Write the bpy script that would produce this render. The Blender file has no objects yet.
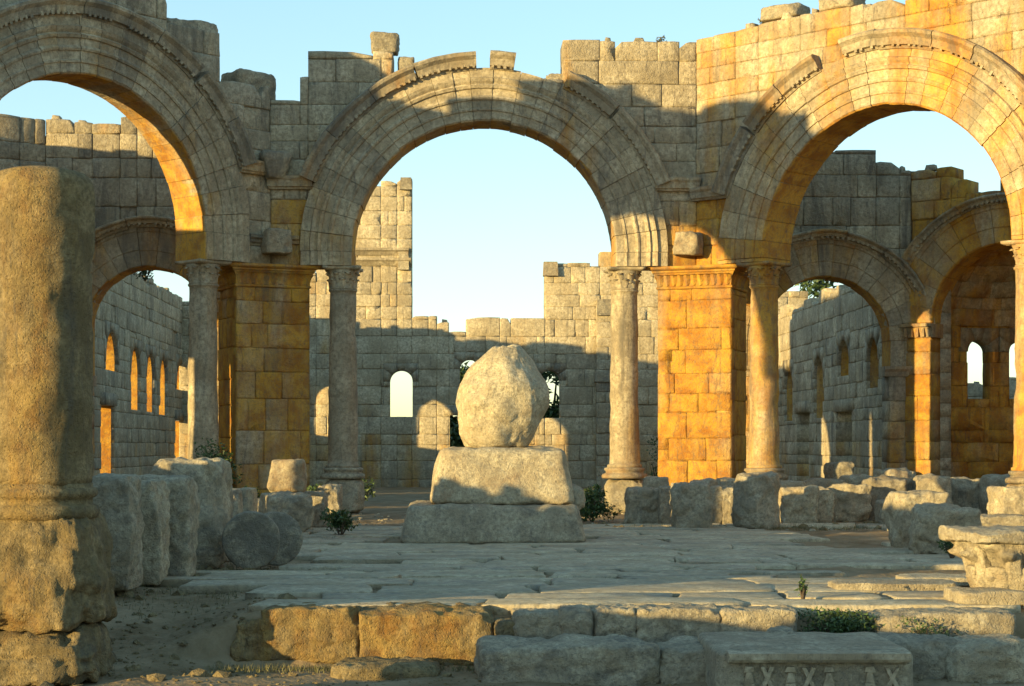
import bpy, math, random
from mathutils import Vector, noise
PI = math.pi
R_ = math.radians
scene = bpy.context.scene
COL = scene.collection

# ------------------------------------------------------------------ camera
F = 1809.0; CX, CY, CH = -0.924, -35.31, 1.83; TH = 0.034; YH = 445.6
cam_d = bpy.data.cameras.new('camera'); cam = bpy.data.objects.new('camera', cam_d); COL.objects.link(cam)
cam_d.sensor_width = 36; cam_d.lens = 36 * F / 1024; cam_d.shift_y = (YH - 343) / 1024
cam_d.clip_end = 6000; cam_d.clip_start = .1
cam.location = (CX, CY, CH); cam.rotation_euler = (PI/2, 0, -TH)
scene.camera = cam

# ------------------------------------------------------------------ sky and sun
SUN_AZ = 54.5      # degrees from straight behind the camera (-Y) round to the left (-X)
SUN_EL = 6.2
sd = Vector((-math.sin(R_(SUN_AZ))*math.cos(R_(SUN_EL)), -math.cos(R_(SUN_AZ))*math.cos(R_(SUN_EL)), math.sin(R_(SUN_EL))))
w = bpy.data.worlds.new('World'); scene.world = w; w.use_nodes = True
wn = w.node_tree; bg = wn.nodes['Background']
sky = wn.nodes.new('ShaderNodeTexSky'); sky.sky_type = 'NISHITA'; sky.sun_disc = False
sky.sun_elevation = R_(SUN_EL); sky.sun_rotation = math.atan2(sd.x, sd.y)
sky.altitude = 500; sky.air_density = 1.0; sky.dust_density = 0.25; sky.ozone_density = 2.0
wm = wn.nodes.new('ShaderNodeMix'); wm.data_type = 'RGBA'; wm.blend_type = 'MULTIPLY'; wm.inputs[0].default_value = 1
wm.inputs[7].default_value = (0.93, 0.985, 0.965, 1)
hs = wn.nodes.new('ShaderNodeHueSaturation'); hs.inputs['Saturation'].default_value = 1.2; wn.links.new(sky.outputs[0], hs.inputs['Color']); gm = wn.nodes.new('ShaderNodeGamma'); gm.inputs['Gamma'].default_value = 0.55; wn.links.new(hs.outputs[0], gm.inputs['Color']); wn.links.new(gm.outputs[0], wm.inputs[6]); wn.links.new(wm.outputs[2], bg.inputs[0])
bg.inputs[1].default_value = 0.15
sl = bpy.data.lights.new('sun', 'SUN'); sun = bpy.data.objects.new('sun', sl); COL.objects.link(sun)
sl.energy = 2.4; sl.angle = R_(0.5); sl.color = (1.0, 0.75, 0.31)
sun.rotation_euler = sd.to_track_quat('Z', 'Y').to_euler(); sun.location = sd*60
vs = scene.view_settings; vs.view_transform = 'Standard'; vs.look = 'None'; vs.exposure = 2.08; vs.gamma = 1

# ------------------------------------------------------------------ helpers
def pz(x, y, Z):
    """world point seen at pixel x,y of the photograph, Z metres in front of the camera"""
    X = (x-512)/F*Z; c, s = math.cos(TH), math.sin(TH)
    return Vector((CX + c*X + s*Z, CY - s*X + c*Z, CH - (y-YH)/F*Z))
def ground_pt(x, y, z0=0.0):
    return pz(x, y, (CH-z0)*F/(y-YH))
class Frame:
    """vertical plane: origin o, t along (left to right), n pointing away behind"""
    def __init__(s, o, t):
        s.o = Vector((o[0], o[1], 0)); s.t = Vector((t[0], t[1], 0)).normalized(); s.n = Vector((-s.t.y, s.t.x, 0)); s.mit = None
    def __call__(s, u, w, z):
        if s.mit and abs(u) > s.mit-.02: u += math.copysign(w*math.tan(PI/8), u)
        return s.o + s.t*u + s.n*w + Vector((0, 0, z))
    def px(s, x, y, w=0.0):
        a = pz(x, y, 1.0) - Vector((CX, CY, CH)); c = Vector((CX, CY, CH))
        k = (s.o + s.n*w - c).dot(s.n) / a.dot(s.n)
        p = c + a*k
        return (p - s.o).dot(s.t), p.z
class Cyl:
    """inside of a half cylinder (then half dome above z0)"""
    def __init__(s, c, r, ax, z0=None): s.c = Vector((c[0], c[1], 0)); s.r = r; s.ax = ax; s.z0 = z0
    def __call__(s, u, w, z):
        phi = s.ax - u/s.r; r = s.r + w
        if s.z0 is not None:
            e = min((z-s.z0)/s.r, 1.5); return s.c + Vector((math.cos(phi)*r*math.cos(e), math.sin(phi)*r*math.cos(e), s.z0 + r*math.sin(e)))
        return s.c + Vector((math.cos(phi)*r, math.sin(phi)*r, z))
class MB:
    def __init__(s): s.v = []; s.f = []; s.c = []
    def add(s, vs_, fs, col):
        b = len(s.v); s.v += [tuple(p) for p in vs_]; s.f += [tuple(i+b for i in f) for f in fs]; s.c += [col]*len(vs_)
    def build(s, name, mat, parent=None, smooth=True, loc=None):
        me = bpy.data.meshes.new(name)
        off = Vector(loc) if loc else Vector((0, 0, 0))
        if parent is not None: off = parent.location.copy()
        me.from_pydata([(a-off.x, b-off.y, c-off.z) for a, b, c in s.v], [], s.f); me.update()
        at = me.color_attributes.new('Col', 'FLOAT_COLOR', 'POINT')
        flat = []
        for c in s.c: flat += [c[0], c[1], c[2], 1]
        at.data.foreach_set('color', flat)
        if smooth: me.polygons.foreach_set('use_smooth', [True]*len(me.polygons))
        me.materials.append(mat)
        o = bpy.data.objects.new(name, me); COL.objects.link(o)
        if parent is not None: o.parent = parent
        else: o.location = off
        return o
def tag(o, label, cat, group=None):
    o['label'] = label; o['category'] = cat
    if group: o['group'] = group
    return o
def empty(name, loc, label, cat, group=None):
    o = bpy.data.objects.new(name, None); COL.objects.link(o); o.location = loc; o.empty_display_size = .3
    return tag(o, label, cat, group)
def struct(o, kind='structure'): o['kind'] = kind; return o
rnd = random.Random(7)
def rc(stain=0.2, dark=0.3, v=0.5, rr=None):
    r = rr or rnd
    return (min(1, max(0, r.gauss(v, .17))), min(1, max(0, stain + r.gauss(0, .07))), min(1, max(0, dark + r.gauss(0, .12))))

# ------------------------------------------------------------------ materials
def stone_mat(name, base=(.39, .32, .215), light=(.52, .445, .32), orange=(.60, .285, .020), lichen=(.09, .08, .07), scale=1.0, bump=.7, rough=.93, dirt=(.25, .18, .10), streak=True):
    m = bpy.data.materials.new(name); m.use_nodes = True; nt = m.node_tree; N = nt.nodes; L = nt.links
    bs = N['Principled BSDF']; bs.inputs['Roughness'].default_value = rough
    bs.inputs['Specular IOR Level'].default_value = .2
    geo = N.new('ShaderNodeNewGeometry'); at = N.new('ShaderNodeAttribute'); at.attribute_name = 'Col'
    sep = N.new('ShaderNodeSeparateColor'); L.new(at.outputs['Color'], sep.inputs[0])
    def nz(sc, det=6, ro=.6, vec=None, dist=0):
        n = N.new('ShaderNodeTexNoise'); n.inputs['Scale'].default_value = sc*scale; n.inputs['Detail'].default_value = det
        n.inputs['Roughness'].default_value = ro; n.inputs['Distortion'].default_value = dist
        L.new(vec or geo.outputs['Position'], n.inputs['Vector']); return n.outputs[0]
    def ramp(fac, lo, hi):
        r = N.new('ShaderNodeMapRange'); r.inputs[1].default_value = lo; r.inputs[2].default_value = hi; r.interpolation_type = 'SMOOTHSTEP'
        L.new(fac, r.inputs[0]); return r.outputs[0]
    def mth(op, a, b):
        n = N.new('ShaderNodeMath'); n.operation = op; n.use_clamp = op == 'MULTIPLY'
        for i, q in enumerate((a, b)):
            if isinstance(q, (int, float)): n.inputs[i].default_value = q
            else: L.new(q, n.inputs[i])
        return n.outputs[0]
    def mix(fac, a, b, mode='MIX'):
        n = N.new('ShaderNodeMix'); n.data_type = 'RGBA'; n.blend_type = mode
        if isinstance(fac, (int, float)): n.inputs[0].default_value = fac
        else: L.new(fac, n.inputs[0])
        for i, q in ((6, a), (7, b)):
            if isinstance(q, tuple): n.inputs[i].default_value = (*q, 1)
            else: L.new(q, n.inputs[i])
        return n.outputs[2]
    mp = N.new('ShaderNodeMapping'); mp.inputs['Scale'].default_value = (1.0, 1.0, .15 if streak else 1.0); L.new(geo.outputs['Position'], mp.inputs[0])
    c = mix(ramp(nz(1.3, 8, .65), .35, .66), tuple(x*.92 for x in base), tuple(x*1.12 for x in light))
    c = mix(ramp(nz(9, 5, .6), .35, .75), c, tuple(x*.74 for x in base))
    # per-block tint
    tint = mix(sep.outputs[0], (.66, .66, .68), (1.2, 1.17, 1.1)); c = mix(1, c, tint, 'MULTIPLY')
    # orange iron stain
    sfac = mth('ADD', nz(.75, 7, .62, mp.outputs[0], .4), mth('MULTIPLY', sep.outputs[1], .55))
    oc_ = mix(ramp(nz(2.2, 7, .65, None, .5), .36, .62), (orange[0]*.66, orange[1]*.55, orange[2]*.7), (orange[0]*1.0, orange[1]*1.12, orange[2]*1.8))
    oc_ = mix(sep.outputs[0], mix(1, oc_, (.72, .68, .62), 'MULTIPLY'), oc_)
    c = mix(mth('MULTIPLY', ramp(sfac, .62, .95), .94), c, oc_)
    # grey-black lichen and run-off
    lf = mth('ADD', nz(1.8, 9, .72, mp.outputs[0], .6), mth('MULTIPLY', sep.outputs[2], .30))
    c = mix(mth('MULTIPLY', ramp(lf, .58, .80), .68), c, lichen)
    c = mix(mth('MULTIPLY', ramp(nz(30, 4, .7), .56, .72), .35), c, dirt)
    c = mix(mth('MULTIPLY', ramp(nz(13, 10, .84, None, .3), .49, .60), .55), c, tuple(x*.40 for x in base))
    c = mix(mth('MULTIPLY', ramp(nz(4.0, 10, .84, mp.outputs[0], .8), .53, .64), .62), c, lichen)
    # pits
    vo = N.new('ShaderNodeTexVoronoi'); vo.inputs['Scale'].default_value = 6*scale
    L.new(geo.outputs['Position'], vo.inputs['Vector'])
    pit = ramp(vo.outputs['Distance'], .0, .13)
    c = mix(pit, tuple(x*.45 for x in base), c)
    L.new(c, bs.inputs['Base Color'])
    h = mth('ADD', mth('MULTIPLY', nz(3.5, 10, .7), 1.0), mth('MULTIPLY', nz(22, 6, .7), .45))
    v2 = N.new('ShaderNodeTexVoronoi'); v2.inputs['Scale'].default_value = 17*scale; L.new(geo.outputs['Position'], v2.inputs['Vector'])
    h = mth('ADD', h, mth('MULTIPLY', ramp(v2.outputs['Distance'], .05, .45), .16))
    h = mth('ADD', h, mth('MULTIPLY', pit, .2))
    b = N.new('ShaderNodeBump'); b.inputs['Strength'].default_value = bump; b.inputs['Distance'].default_value = .09/scale
    L.new(h, b.inputs['Height']); L.new(b.outputs[0], bs.inputs['Normal'])
    return m
def plain_mat(name, a, b, sc=4, bump=.4, rough=.95, dist=.05):
    m = bpy.data.materials.new(name); m.use_nodes = True; nt = m.node_tree; N = nt.nodes; L = nt.links
    bs = N['Principled BSDF']; bs.inputs['Roughness'].default_value = rough; bs.inputs['Specular IOR Level'].default_value = .15
    geo = N.new('ShaderNodeNewGeometry')
    n = N.new('ShaderNodeTexNoise'); n.inputs['Scale'].default_value = sc; n.inputs['Detail'].default_value = 9; n.inputs['Roughness'].default_value = .7
    L.new(geo.outputs['Position'], n.inputs['Vector'])
    r = N.new('ShaderNodeValToRGB'); r.color_ramp.elements[0].position = .35; r.color_ramp.elements[0].color = (*a, 1)
    r.color_ramp.elements[1].position = .66; r.color_ramp.elements[1].color = (*b, 1)
    L.new(n.outputs[0], r.inputs[0]); L.new(r.outputs[0], bs.inputs['Base Color'])
    n2 = N.new('ShaderNodeTexNoise'); n2.inputs['Scale'].default_value = sc*9; n2.inputs['Detail'].default_value = 5
    L.new(geo.outputs['Position'], n2.inputs['Vector'])
    bm_ = N.new('ShaderNodeBump'); bm_.inputs['Strength'].default_value = bump; bm_.inputs['Distance'].default_value = dist
    L.new(n2.outputs[0], bm_.inputs['Height']); L.new(bm_.outputs[0], bs.inputs['Normal'])
    return m
def leaf_mat(name, a, b):
    m = bpy.data.materials.new(name); m.use_nodes = True; nt = m.node_tree; N = nt.nodes; L = nt.links
    bs = N['Principled BSDF']; bs.inputs['Roughness'].default_value = .6
    at = N.new('ShaderNodeAttribute'); at.attribute_name = 'Col'
    mx = N.new('ShaderNodeMix'); mx.data_type = 'RGBA'; mx.inputs[6].default_value = (*a, 1); mx.inputs[7].default_value = (*b, 1)
    L.new(at.outputs['Fac'], mx.inputs[0]); L.new(mx.outputs[2], bs.inputs['Base Color'])
    return m
M_WALL = stone_mat('limestone_ashlar')
M_ARCH = stone_mat('limestone_carved', base=(.37, .30, .20), light=(.50, .425, .30), orange=(.60, .285, .020), lichen=(.10, .09, .08), bump=.4)
M_ROCK = stone_mat('limestone_rough', base=(.39, .325, .225), light=(.50, .435, .31), orange=(.43, .28, .10), lichen=(.12, .11, .095), scale=1.8, bump=1.0, streak=False)
M_SLAB = stone_mat('flagstone', base=(.43, .355, .235), light=(.53, .455, .32), orange=(.36, .27, .15), lichen=(.17, .16, .14), scale=1.0, bump=.35, streak=False)
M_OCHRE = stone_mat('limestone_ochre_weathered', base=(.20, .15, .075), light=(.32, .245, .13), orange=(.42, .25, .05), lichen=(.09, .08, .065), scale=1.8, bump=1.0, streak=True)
M_DIRT = plain_mat('dry_earth', (.15, .10, .05), (.30, .22, .13), 1.1, .7)
M_LEAF = leaf_mat('leaf_green', (.022, .045, .012), (.075, .12, .028))
M_LEAFD = leaf_mat('leaf_dry', (.05, .05, .015), (.17, .15, .05))
M_BARK = plain_mat('bark', (.07, .05, .035), (.14, .10, .07), 6)

# ------------------------------------------------------------------ masonry
def clip_half(poly, px_, pz_, nx, nz_):
    out = []
    for i in range(len(poly)):
        a, b = poly[i], poly[(i+1) % len(poly)]
        da = (a[0]-px_)*nx + (a[1]-pz_)*nz_; db = (b[0]-px_)*nx + (b[1]-pz_)*nz_
        if da >= 0: out.append(a)
        if (da >= 0) != (db >= 0):
            t = da/(da-db); out.append((a[0]+(b[0]-a[0])*t, a[1]+(b[1]-a[1])*t))
    return out
def inset(poly, d):
    cx = sum(p[0] for p in poly)/len(poly); cz = sum(p[1] for p in poly)/len(poly)
    out = []
    for p in poly:
        dx, dz = cx-p[0], cz-p[1]
        sx = min(abs(dx), d*(1 if abs(dx) > d else .5)); sz = min(abs(dz), d)
        out.append((p[0]+math.copysign(sx, dx), p[1]+math.copysign(sz, dz)))
    return out
def block(mb, fr, poly, w0, w1, col, gap=.004, bev=.011, jit=.007, step=.24, r=rnd):
    """one dressed stone: convex outline poly in (u,z), front at w0, back at w1, worn edges"""
    area = sum(poly[i][0]*poly[(i+1) % len(poly)][1]-poly[(i+1) % len(poly)][0]*poly[i][1] for i in range(len(poly)))
    if abs(area) < .012: return
    if area < 0: poly = poly[::-1]
    pts = []
    for i in range(len(poly)):
        a, b = poly[i], poly[(i+1) % len(poly)]
        l = math.hypot(b[0]-a[0], b[1]-a[1]); n = max(1, int(l/step))
        for k in range(n): pts.append((a[0]+(b[0]-a[0])*k/n, a[1]+(b[1]-a[1])*k/n))
    o0 = inset(pts, gap)
    o0 = [(p[0]+r.uniform(-jit, jit)*.6, p[1]+r.uniform(-jit, jit)*.6) for p in o0]
    o1 = inset(o0, bev); o1 = [(p[0]+r.uniform(-jit, jit), p[1]+r.uniform(-jit, jit)) for p in o1]
    if r.random() < .45:                     # a broken corner or edge
        k = r.randrange(len(o1)); nn = r.choice((1, 2)); dd = r.uniform(.02, .09) if r.random() < .8 else r.uniform(.1, .2)
        for q in range(nn):
            p = o1[(k+q) % len(o1)]; o1[(k+q) % len(o1)] = inset([p, *[x for x in poly]], dd)[0]
    o2 = inset(o1, .03)
    n = len(pts)
    V = [fr(p[0], w0+bev+r.uniform(0, .012), p[1]) for p in o0] + [fr(p[0], w0+r.uniform(0, .006), p[1]) for p in o1] + [fr(p[0], w0-r.uniform(0, .01), p[1]) for p in o2] + [fr(p[0], w1, p[1]) for p in o0]
    Fc = []
    for i in range(n):
        j = (i+1) % n
        Fc += [(i, j, n+j, n+i), (n+i, n+j, 2*n+j, 2*n+i), (3*n+j, 3*n+i, i, j)][:2] + [(j, i, 3*n+i, 3*n+j)]
    Fc.append(tuple(range(2*n, 3*n))); Fc.append(tuple(range(4*n-1, 3*n-1, -1)))
    mb.add(V, Fc, col)
def top_fn(segs):
    """segs: list of (u0,u1,z) steps"""
    def f(u):
        for a, b, z in segs:
            if a <= u < b: return z
        return segs[0][2] if u < segs[0][0] else segs[-1][2]
    return f
def masonry(mb, fr, u0, u1, z0, ztop, thick, ch=.58, bw=1.1, openings=(), top=None, circ=(), colf=None, seed=1, w0=0.0, proud=.012, core=True, breaks=()):
    r = random.Random(seed)
    z = z0
    while z < ztop-.05:
        h = ch*r.uniform(.68, 1.32); z2 = min(z+h, ztop)
        if ztop - z2 < .15: z2 = ztop
        u = u0; cuts = [u0]
        u = u0 + r.uniform(.3, .9)*bw
        while u < u1-.25*bw:
            cuts.append(u); u += bw*r.choice((r.uniform(.45, .8), r.uniform(.8, 1.3), r.uniform(1.2, 1.9)))
        cuts.append(u1)
        if top:
            for bk in breaks:
                if u0+.1 < bk < u1-.1 and min(abs(bk-c) for c in cuts) > .03:
                    near = [c for c in cuts[1:-1] if abs(c-bk) < .3]
                    for c in near: cuts.remove(c)
                    cuts.append(bk)
            cuts.sort()
        for a, b in zip(cuts[:-1], cuts[1:]):
            zz2 = z2; istop = False
            if top:
                t = top((a+b)/2)
                if z > t-.12: continue
                if zz2 > t or t-zz2 < .14: zz2 = t + r.choice((0, 0, r.uniform(-.14, .05)))+r.uniform(-.02, .02); istop = True
            rects = [(a, b, z, zz2)]
            for (ox0, ox1, oz0, oz1) in openings:
                nr = []
                for (p, q, s, t_) in rects:
                    if ox1 <= p or ox0 >= q or oz1 <= s or oz0 >= t_: nr.append((p, q, s, t_)); continue
                    if ox0-p > .04: nr.append((p, ox0, s, t_))
                    if q-ox1 > .04: nr.append((ox1, q, s, t_))
                    p2, q2 = max(p, ox0), min(q, ox1)
                    if t_-oz1 > .04: nr.append((p2, q2, oz1, t_))
                    if oz0-s > .04: nr.append((p2, q2, s, oz0))
                rects = nr
            for (p, q, s, t_) in rects:
                poly = [(p, s), (q, s), (q, t_), (p, t_)]
                if istop and t_ == zz2 and q-p > .2:
                    hh = t_-s; m1 = r.uniform(.15, .4); m2 = r.uniform(.6, .85); e1, e2 = (r.uniform(0, .04) if r.random() < .75 else r.uniform(.06, .45*hh+.07) for _ in (0, 1))
                    poly = [(p, s), (q, s), (q, max(s+.05, t_-e2)), (p+(q-p)*m2, t_-min(e2*.2, .03)), (p+(q-p)*m1, t_-min(e1*.2, .03)), (p, max(s+.05, t_-e1))]
                for (cu, cz, cr) in circ:
                    if q < cu-cr or p > cu+cr: continue
                    if t_ <= cz:
                        if p < cu < q: poly = []; break
                        if cu <= p: poly = clip_half(poly, cu+cr, 0, 1, 0)
                        else: poly = clip_half(poly, cu-cr, 0, -1, 0)
                    else:
                        mx_, mz_ = (p+q)/2-cu, max(0, (s+t_)/2-cz)
                        l = math.hypot(mx_, mz_) or 1
                        poly = clip_half(poly, cu+mx_/l*cr, cz+mz_/l*cr, mx_/l, mz_/l)
                    if len(poly) < 3: break
                if len(poly) < 3: continue
                um, zm = (p+q)/2, (s+t_)/2
                if istop and t_ == zz2 and r.random() < .35:     # loose rubble left of the lost course
                    ws = r.uniform(.12, min(.45, (q-p)*.6)); us = r.uniform(p, q-ws); hs_ = r.uniform(.06, .2); dq = r.uniform(.05, .4)
                    block(mb, fr, [(us, t_-.06), (us+ws, t_-.06), (us+ws*r.uniform(.75, 1), t_+hs_*r.uniform(.6, 1)), (us+ws*r.uniform(0, .25), t_+hs_)], w0+dq, w0+dq+r.uniform(.2, .4), (r.random(), .1, .35), r=r, bev=.02)
                col = colf(um, zm, r) if colf else rc(rr=r)
                jw = r.uniform(-proud, proud) + (r.uniform(.02, .06) if r.random() < .08 else 0)
                gp = .003 if r.random() < .8 else r.uniform(.006, .018)
                block(mb, fr, poly, w0+jw, w0+thick, col, r=r, gap=gp, jit=r.choice((.006, .008, .014)), bev=r.choice((.01, .012, .022)))
                if core:
                    pl = poly
                    V = [fr(x, w0+jw+.022, y) for x, y in pl] + [fr(x, w0+thick-.05, y) for x, y in pl]; n = len(pl)
                    mb.add(V, [tuple(range(n)), tuple(range(2*n-1, n-1, -1))] + [(j, i, n+i, n+j) for i in range(n) for j in [(i+1) % n]], col)
        z = z2
def arch_head(mb, fr, uc, half, zs, w0, w1, col, margin=.28, over=.3, n=5):
    """voussoir blocks of a small arched window, inside a rectangular hole half+margin wide"""
    U, T = half+margin, zs+half+over
    for k in range(n):
        a0, a1 = PI*k/n, PI*(k+1)/n
        am = (a0+a1)/2
        pts = []
        m = 3
        for q in range(m+1):
            a = a0+(a1-a0)*q/m; pts.append((uc+half*math.cos(a), zs+half*math.sin(a)))
        def outer(a):
            c, s = math.cos(a), math.sin(a); k1 = U/abs(c) if abs(c) > 1e-6 else 1e9; k2 = (T-zs)/s if s > 1e-6 else 1e9
            kk = min(k1, k2); return (uc+kk*c, zs+kk*s)
        op = [outer(a1)]
        ac = math.atan2(T-zs, U)
        for cc in (PI-ac, ac):
            if a0 < cc < a1: op.append((uc+math.copysign(U, math.cos(cc)), T))
        op.append(outer(a0))
        pl = pts+op; nn = len(pl); cl = rc(col[1], col[2])
        w = w0+rnd.uniform(-.01, .01)
        V = [fr(x, w, y) for x, y in pl]+[fr(x, w1, y) for x, y in pl]
        mb.add(V, [tuple(range(nn)), tuple(range(2*nn-1, nn-1, -1))]+[(j, i, nn+i, nn+j) for i in range(nn) for j in [(i+1) % nn]], cl)
def ring(mb, fr, uc, zc, prof, a0, a1, n, colf, gap=.006, jit=.012, seed=3, stilt=0.0, sub=3):
    """voussoirs: profile prof [(r,w)...] swept about (uc,zc); stilt = straight foot below the springing"""
    r = random.Random(seed)
    if prof[0][1] > .6:      # solid heart of the arch so that no light comes through the joints
        lo, hi = prof[0][0]+.03, prof[-1][0]-.03; V = []; m = 40
        for k in range(m+1):
            a = a0+(a1-a0)*k/m
            for q, ww in ((lo, .05), (hi, .05), (hi, prof[0][1]-.04), (lo, prof[0][1]-.04)): V.append(fr(uc+q*math.cos(a), ww, zc+q*math.sin(a)))
        mb.add(V, [(k*4+i, k*4+(i+1) % 4, (k+1)*4+(i+1) % 4, (k+1)*4+i) for k in range(m) for i in range(4)], (.4, .4, .4))
    segs = []
    cuts = [a0]
    for i in range(1, n): cuts.append(a0+(a1-a0)*(i+r.uniform(-.16, .16))/n)
    cuts.append(a1)
    for p, q in zip(cuts[:-1], cuts[1:]): segs.append(('a', p, q))
    if stilt > 0: segs += [('s', 0, 1), ('s', 0, -1)]
    for kind, p, q in segs:
        dr, dw = r.uniform(-jit, jit), r.uniform(-jit, jit)*1.3
        chip = r.uniform(0, .05) if r.random() < .35 else 0
        rows = []
        m = sub if kind == 'a' else 1
        for k in range(m+1):
            row = []
            for idx, (rr_, ww) in enumerate(prof):
                g = gap/max(rr_, .5)
                rr2 = rr_+dr+r.uniform(-.005, .005); w2 = ww+(dw if ww < prof[0][1]*.9 else 0)
                if idx in (1, 2) and chip: rr2 += chip*r.uniform(.3, 1); 
                if kind == 'a':
                    a = (p+g)+(q-g-p-g)*k/m
                    row.append(fr(uc+rr2*math.cos(a), w2, zc+rr2*math.sin(a)))
                else:
                    row.append(fr(uc+q*rr2, w2, (zc-gap)+(-stilt+gap)*k/m))
            rows.append(row)
        V = [x for row in rows for x in row]; c = len(prof); Fc = []
        for k in range(m):
            for i in range(c):
                j = (i+1) % c; Fc.append((k*c+i, k*c+j, (k+1)*c+j, (k+1)*c+i))
        Fc.append(tuple(range(c-1, -1, -1))); Fc.append(tuple(range(m*c, m*c+c)))
        b0_ = len(mb.c)
        um = uc + prof[0][0]*math.cos((p+q)/2) if kind == 'a' else uc+q*prof[0][0]
        zm = zc + prof[0][0]*math.sin((p+q)/2) if kind == 'a' else zc-stilt
        mb.add(V, Fc, colf(um, zm, r) if colf else rc(rr=r))
        if prof[0][1] > .6:      # sheltered underside keeps its rust stain
            for i_ in range(b0_, len(mb.c)):
                if (i_-b0_) % c in (0, 1): q_ = mb.c[i_]; mb.c[i_] = (q_[0], min(1, q_[1]+.5), q_[2]*.5)
def sweep_line(mb, fr, prof, u0, u1, col, jit=.01, step=.35):
    """horizontal moulding; prof [(w,z)...] closed section"""
    n = max(1, int(abs(u1-u0)/step)); V = []; c = len(prof)
    for k in range(n+1):
        u = u0+(u1-u0)*k/n
        for (w_, z_) in prof: V.append(fr(u, w_+rnd.uniform(-jit, jit), z_+rnd.uniform(-jit, jit)*.5))
    Fc = [(k*c+i, k*c+(i+1) % c, (k+1)*c+(i+1) % c, (k+1)*c+i) for k in range(n) for i in range(c)]
    Fc += [tuple(range(c-1, -1, -1)), tuple(range(n*c, n*c+c))]
    mb.add(V, Fc, col)
def boxw(mb, fr, u0, u1, w0, w1, z0, z1, col, tp=0.0):
    V = [fr(u0, w0, z0), fr(u1, w0, z0), fr(u1, w1, z0), fr(u0, w1, z0), fr(u0+tp, w0+tp, z1), fr(u1-tp, w0+tp, z1), fr(u1-tp, w1-tp, z1), fr(u0+tp, w1-tp, z1)]
    mb.add(V, [(0, 3, 2, 1), (4, 5, 6, 7), (0, 1, 5, 4), (1, 2, 6, 5), (2, 3, 7, 6), (3, 0, 4, 7)], col)

# ------------------------------------------------------------------ rocks
def rock(name, c, size, mat=None, e=8, a1=.06, a2=.02, n=14, seed=0, rotz=0, taper=(1, 1), lean=(0, 0), col=None, parent=None, cyl=False, rot=None, label=None, cat='stone', group=None, profile=None, top_tilt=0.0, chips=3):
    """eroded stone standing on c (base centre); size = full width, depth, height"""
    mat = mat or M_ROCK
    mb = MB(); idx = {}; V = []
    def vid(i, j, k):
        key = (i, j, k)
        if key not in idx: idx[key] = len(V); V.append(key)
        return idx[key]
    Fc = []
    for i in range(n):
        for j in range(n):
            Fc += [(vid(i, j, n), vid(i+1, j, n), vid(i+1, j+1, n), vid(i, j+1, n)), (vid(i, j, 0), vid(i, j+1, 0), vid(i+1, j+1, 0), vid(i+1, j, 0)),
                   (vid(i, 0, j), vid(i+1, 0, j), vid(i+1, 0, j+1), vid(i, 0, j+1)), (vid(i, n, j), vid(i, n, j+1), vid(i+1, n, j+1), vid(i+1, n, j)),
                   (vid(0, i, j), vid(0, i, j+1), vid(0, i+1, j+1), vid(0, i+1, j)), (vid(n, i, j), vid(n, i+1, j), vid(n, i+1, j+1), vid(n, i, j+1))]
    sx, sy, sz = size[0]/2, size[1]/2, size[2]/2; s0 = Vector((seed*7.31, seed*3.17, seed*5.71)); P = []
    rr = random.Random(seed*13+5)
    planes = []
    for _ in range(chips):
        d = Vector((rr.uniform(-1, 1), rr.uniform(-1, 1), rr.uniform(-.5, 1))).normalized()
        planes.append((d, rr.uniform(.86, 1.05)*sum(abs(x) for x in d)*.86))
    sm = min(size)
    for key in V:
        q = Vector([2*k/n-1 for k in key])
        # spread points toward edges for better edge rounding
        q = Vector([math.copysign(abs(t)**.8, t) for t in q])
        if cyl: m_ = ((q.x*q.x+q.y*q.y)**(e/2)+abs(q.z)**e)**(1/e)
        else: m_ = (abs(q.x)**e+abs(q.y)**e+abs(q.z)**e)**(1/e)
        q = q/m_
        for d, dist in planes:
            t = q.dot(d)-dist
            if t > 0: q = q-d*t*.85
        p = Vector((q.x*sx, q.y*sy, q.z*sz))
        nl = noise.fractal(p*(1.0/max(sm, .3))*1.1+s0, 1.0, 2.0, 3); nh = noise.fractal(p*(5.0/max(sm, .3))+s0, 1.0, 2.2, 4)
        nrm = Vector((q.x/sx, q.y/sy, q.z/sz)).normalized()
        p = p+nrm*(nl*a1*sm*1.6+nh*a2*sm*1.6)
        hz = (p.z/sz+1)/2
        k = profile(hz) if profile else None
        tx = 1+(taper[0]-1)*hz; ty = 1+(taper[1]-1)*hz
        if k is not None: tx = ty = k
        p.x *= tx; p.y *= ty
        p.x += lean[0]*hz*size[2]; p.y += lean[1]*hz*size[2]
        p.z += top_tilt*p.x*hz
        P.append(p)
    M = Vector(c)
    cz, sn = math.cos(rotz), math.sin(rotz)
    out = []
    for p in P:
        if rot:
            from mathutils import Euler
            p = Euler(rot).to_matrix() @ p
            p = Vector((p.x, p.y, p.z))
            out.append(Vector((p.x*cz-p.y*sn, p.x*sn+p.y*cz, p.z))+M)
        else:
            out.append(Vector((p.x*cz-p.y*sn, p.x*sn+p.y*cz, p.z+sz))+M)
    mb.add(out, Fc, col or rc(.12, .3))
    o = mb.build(name, mat, parent, loc=None if parent is not None else c)
    if label: tag(o, label, cat, group)
    return o
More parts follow.
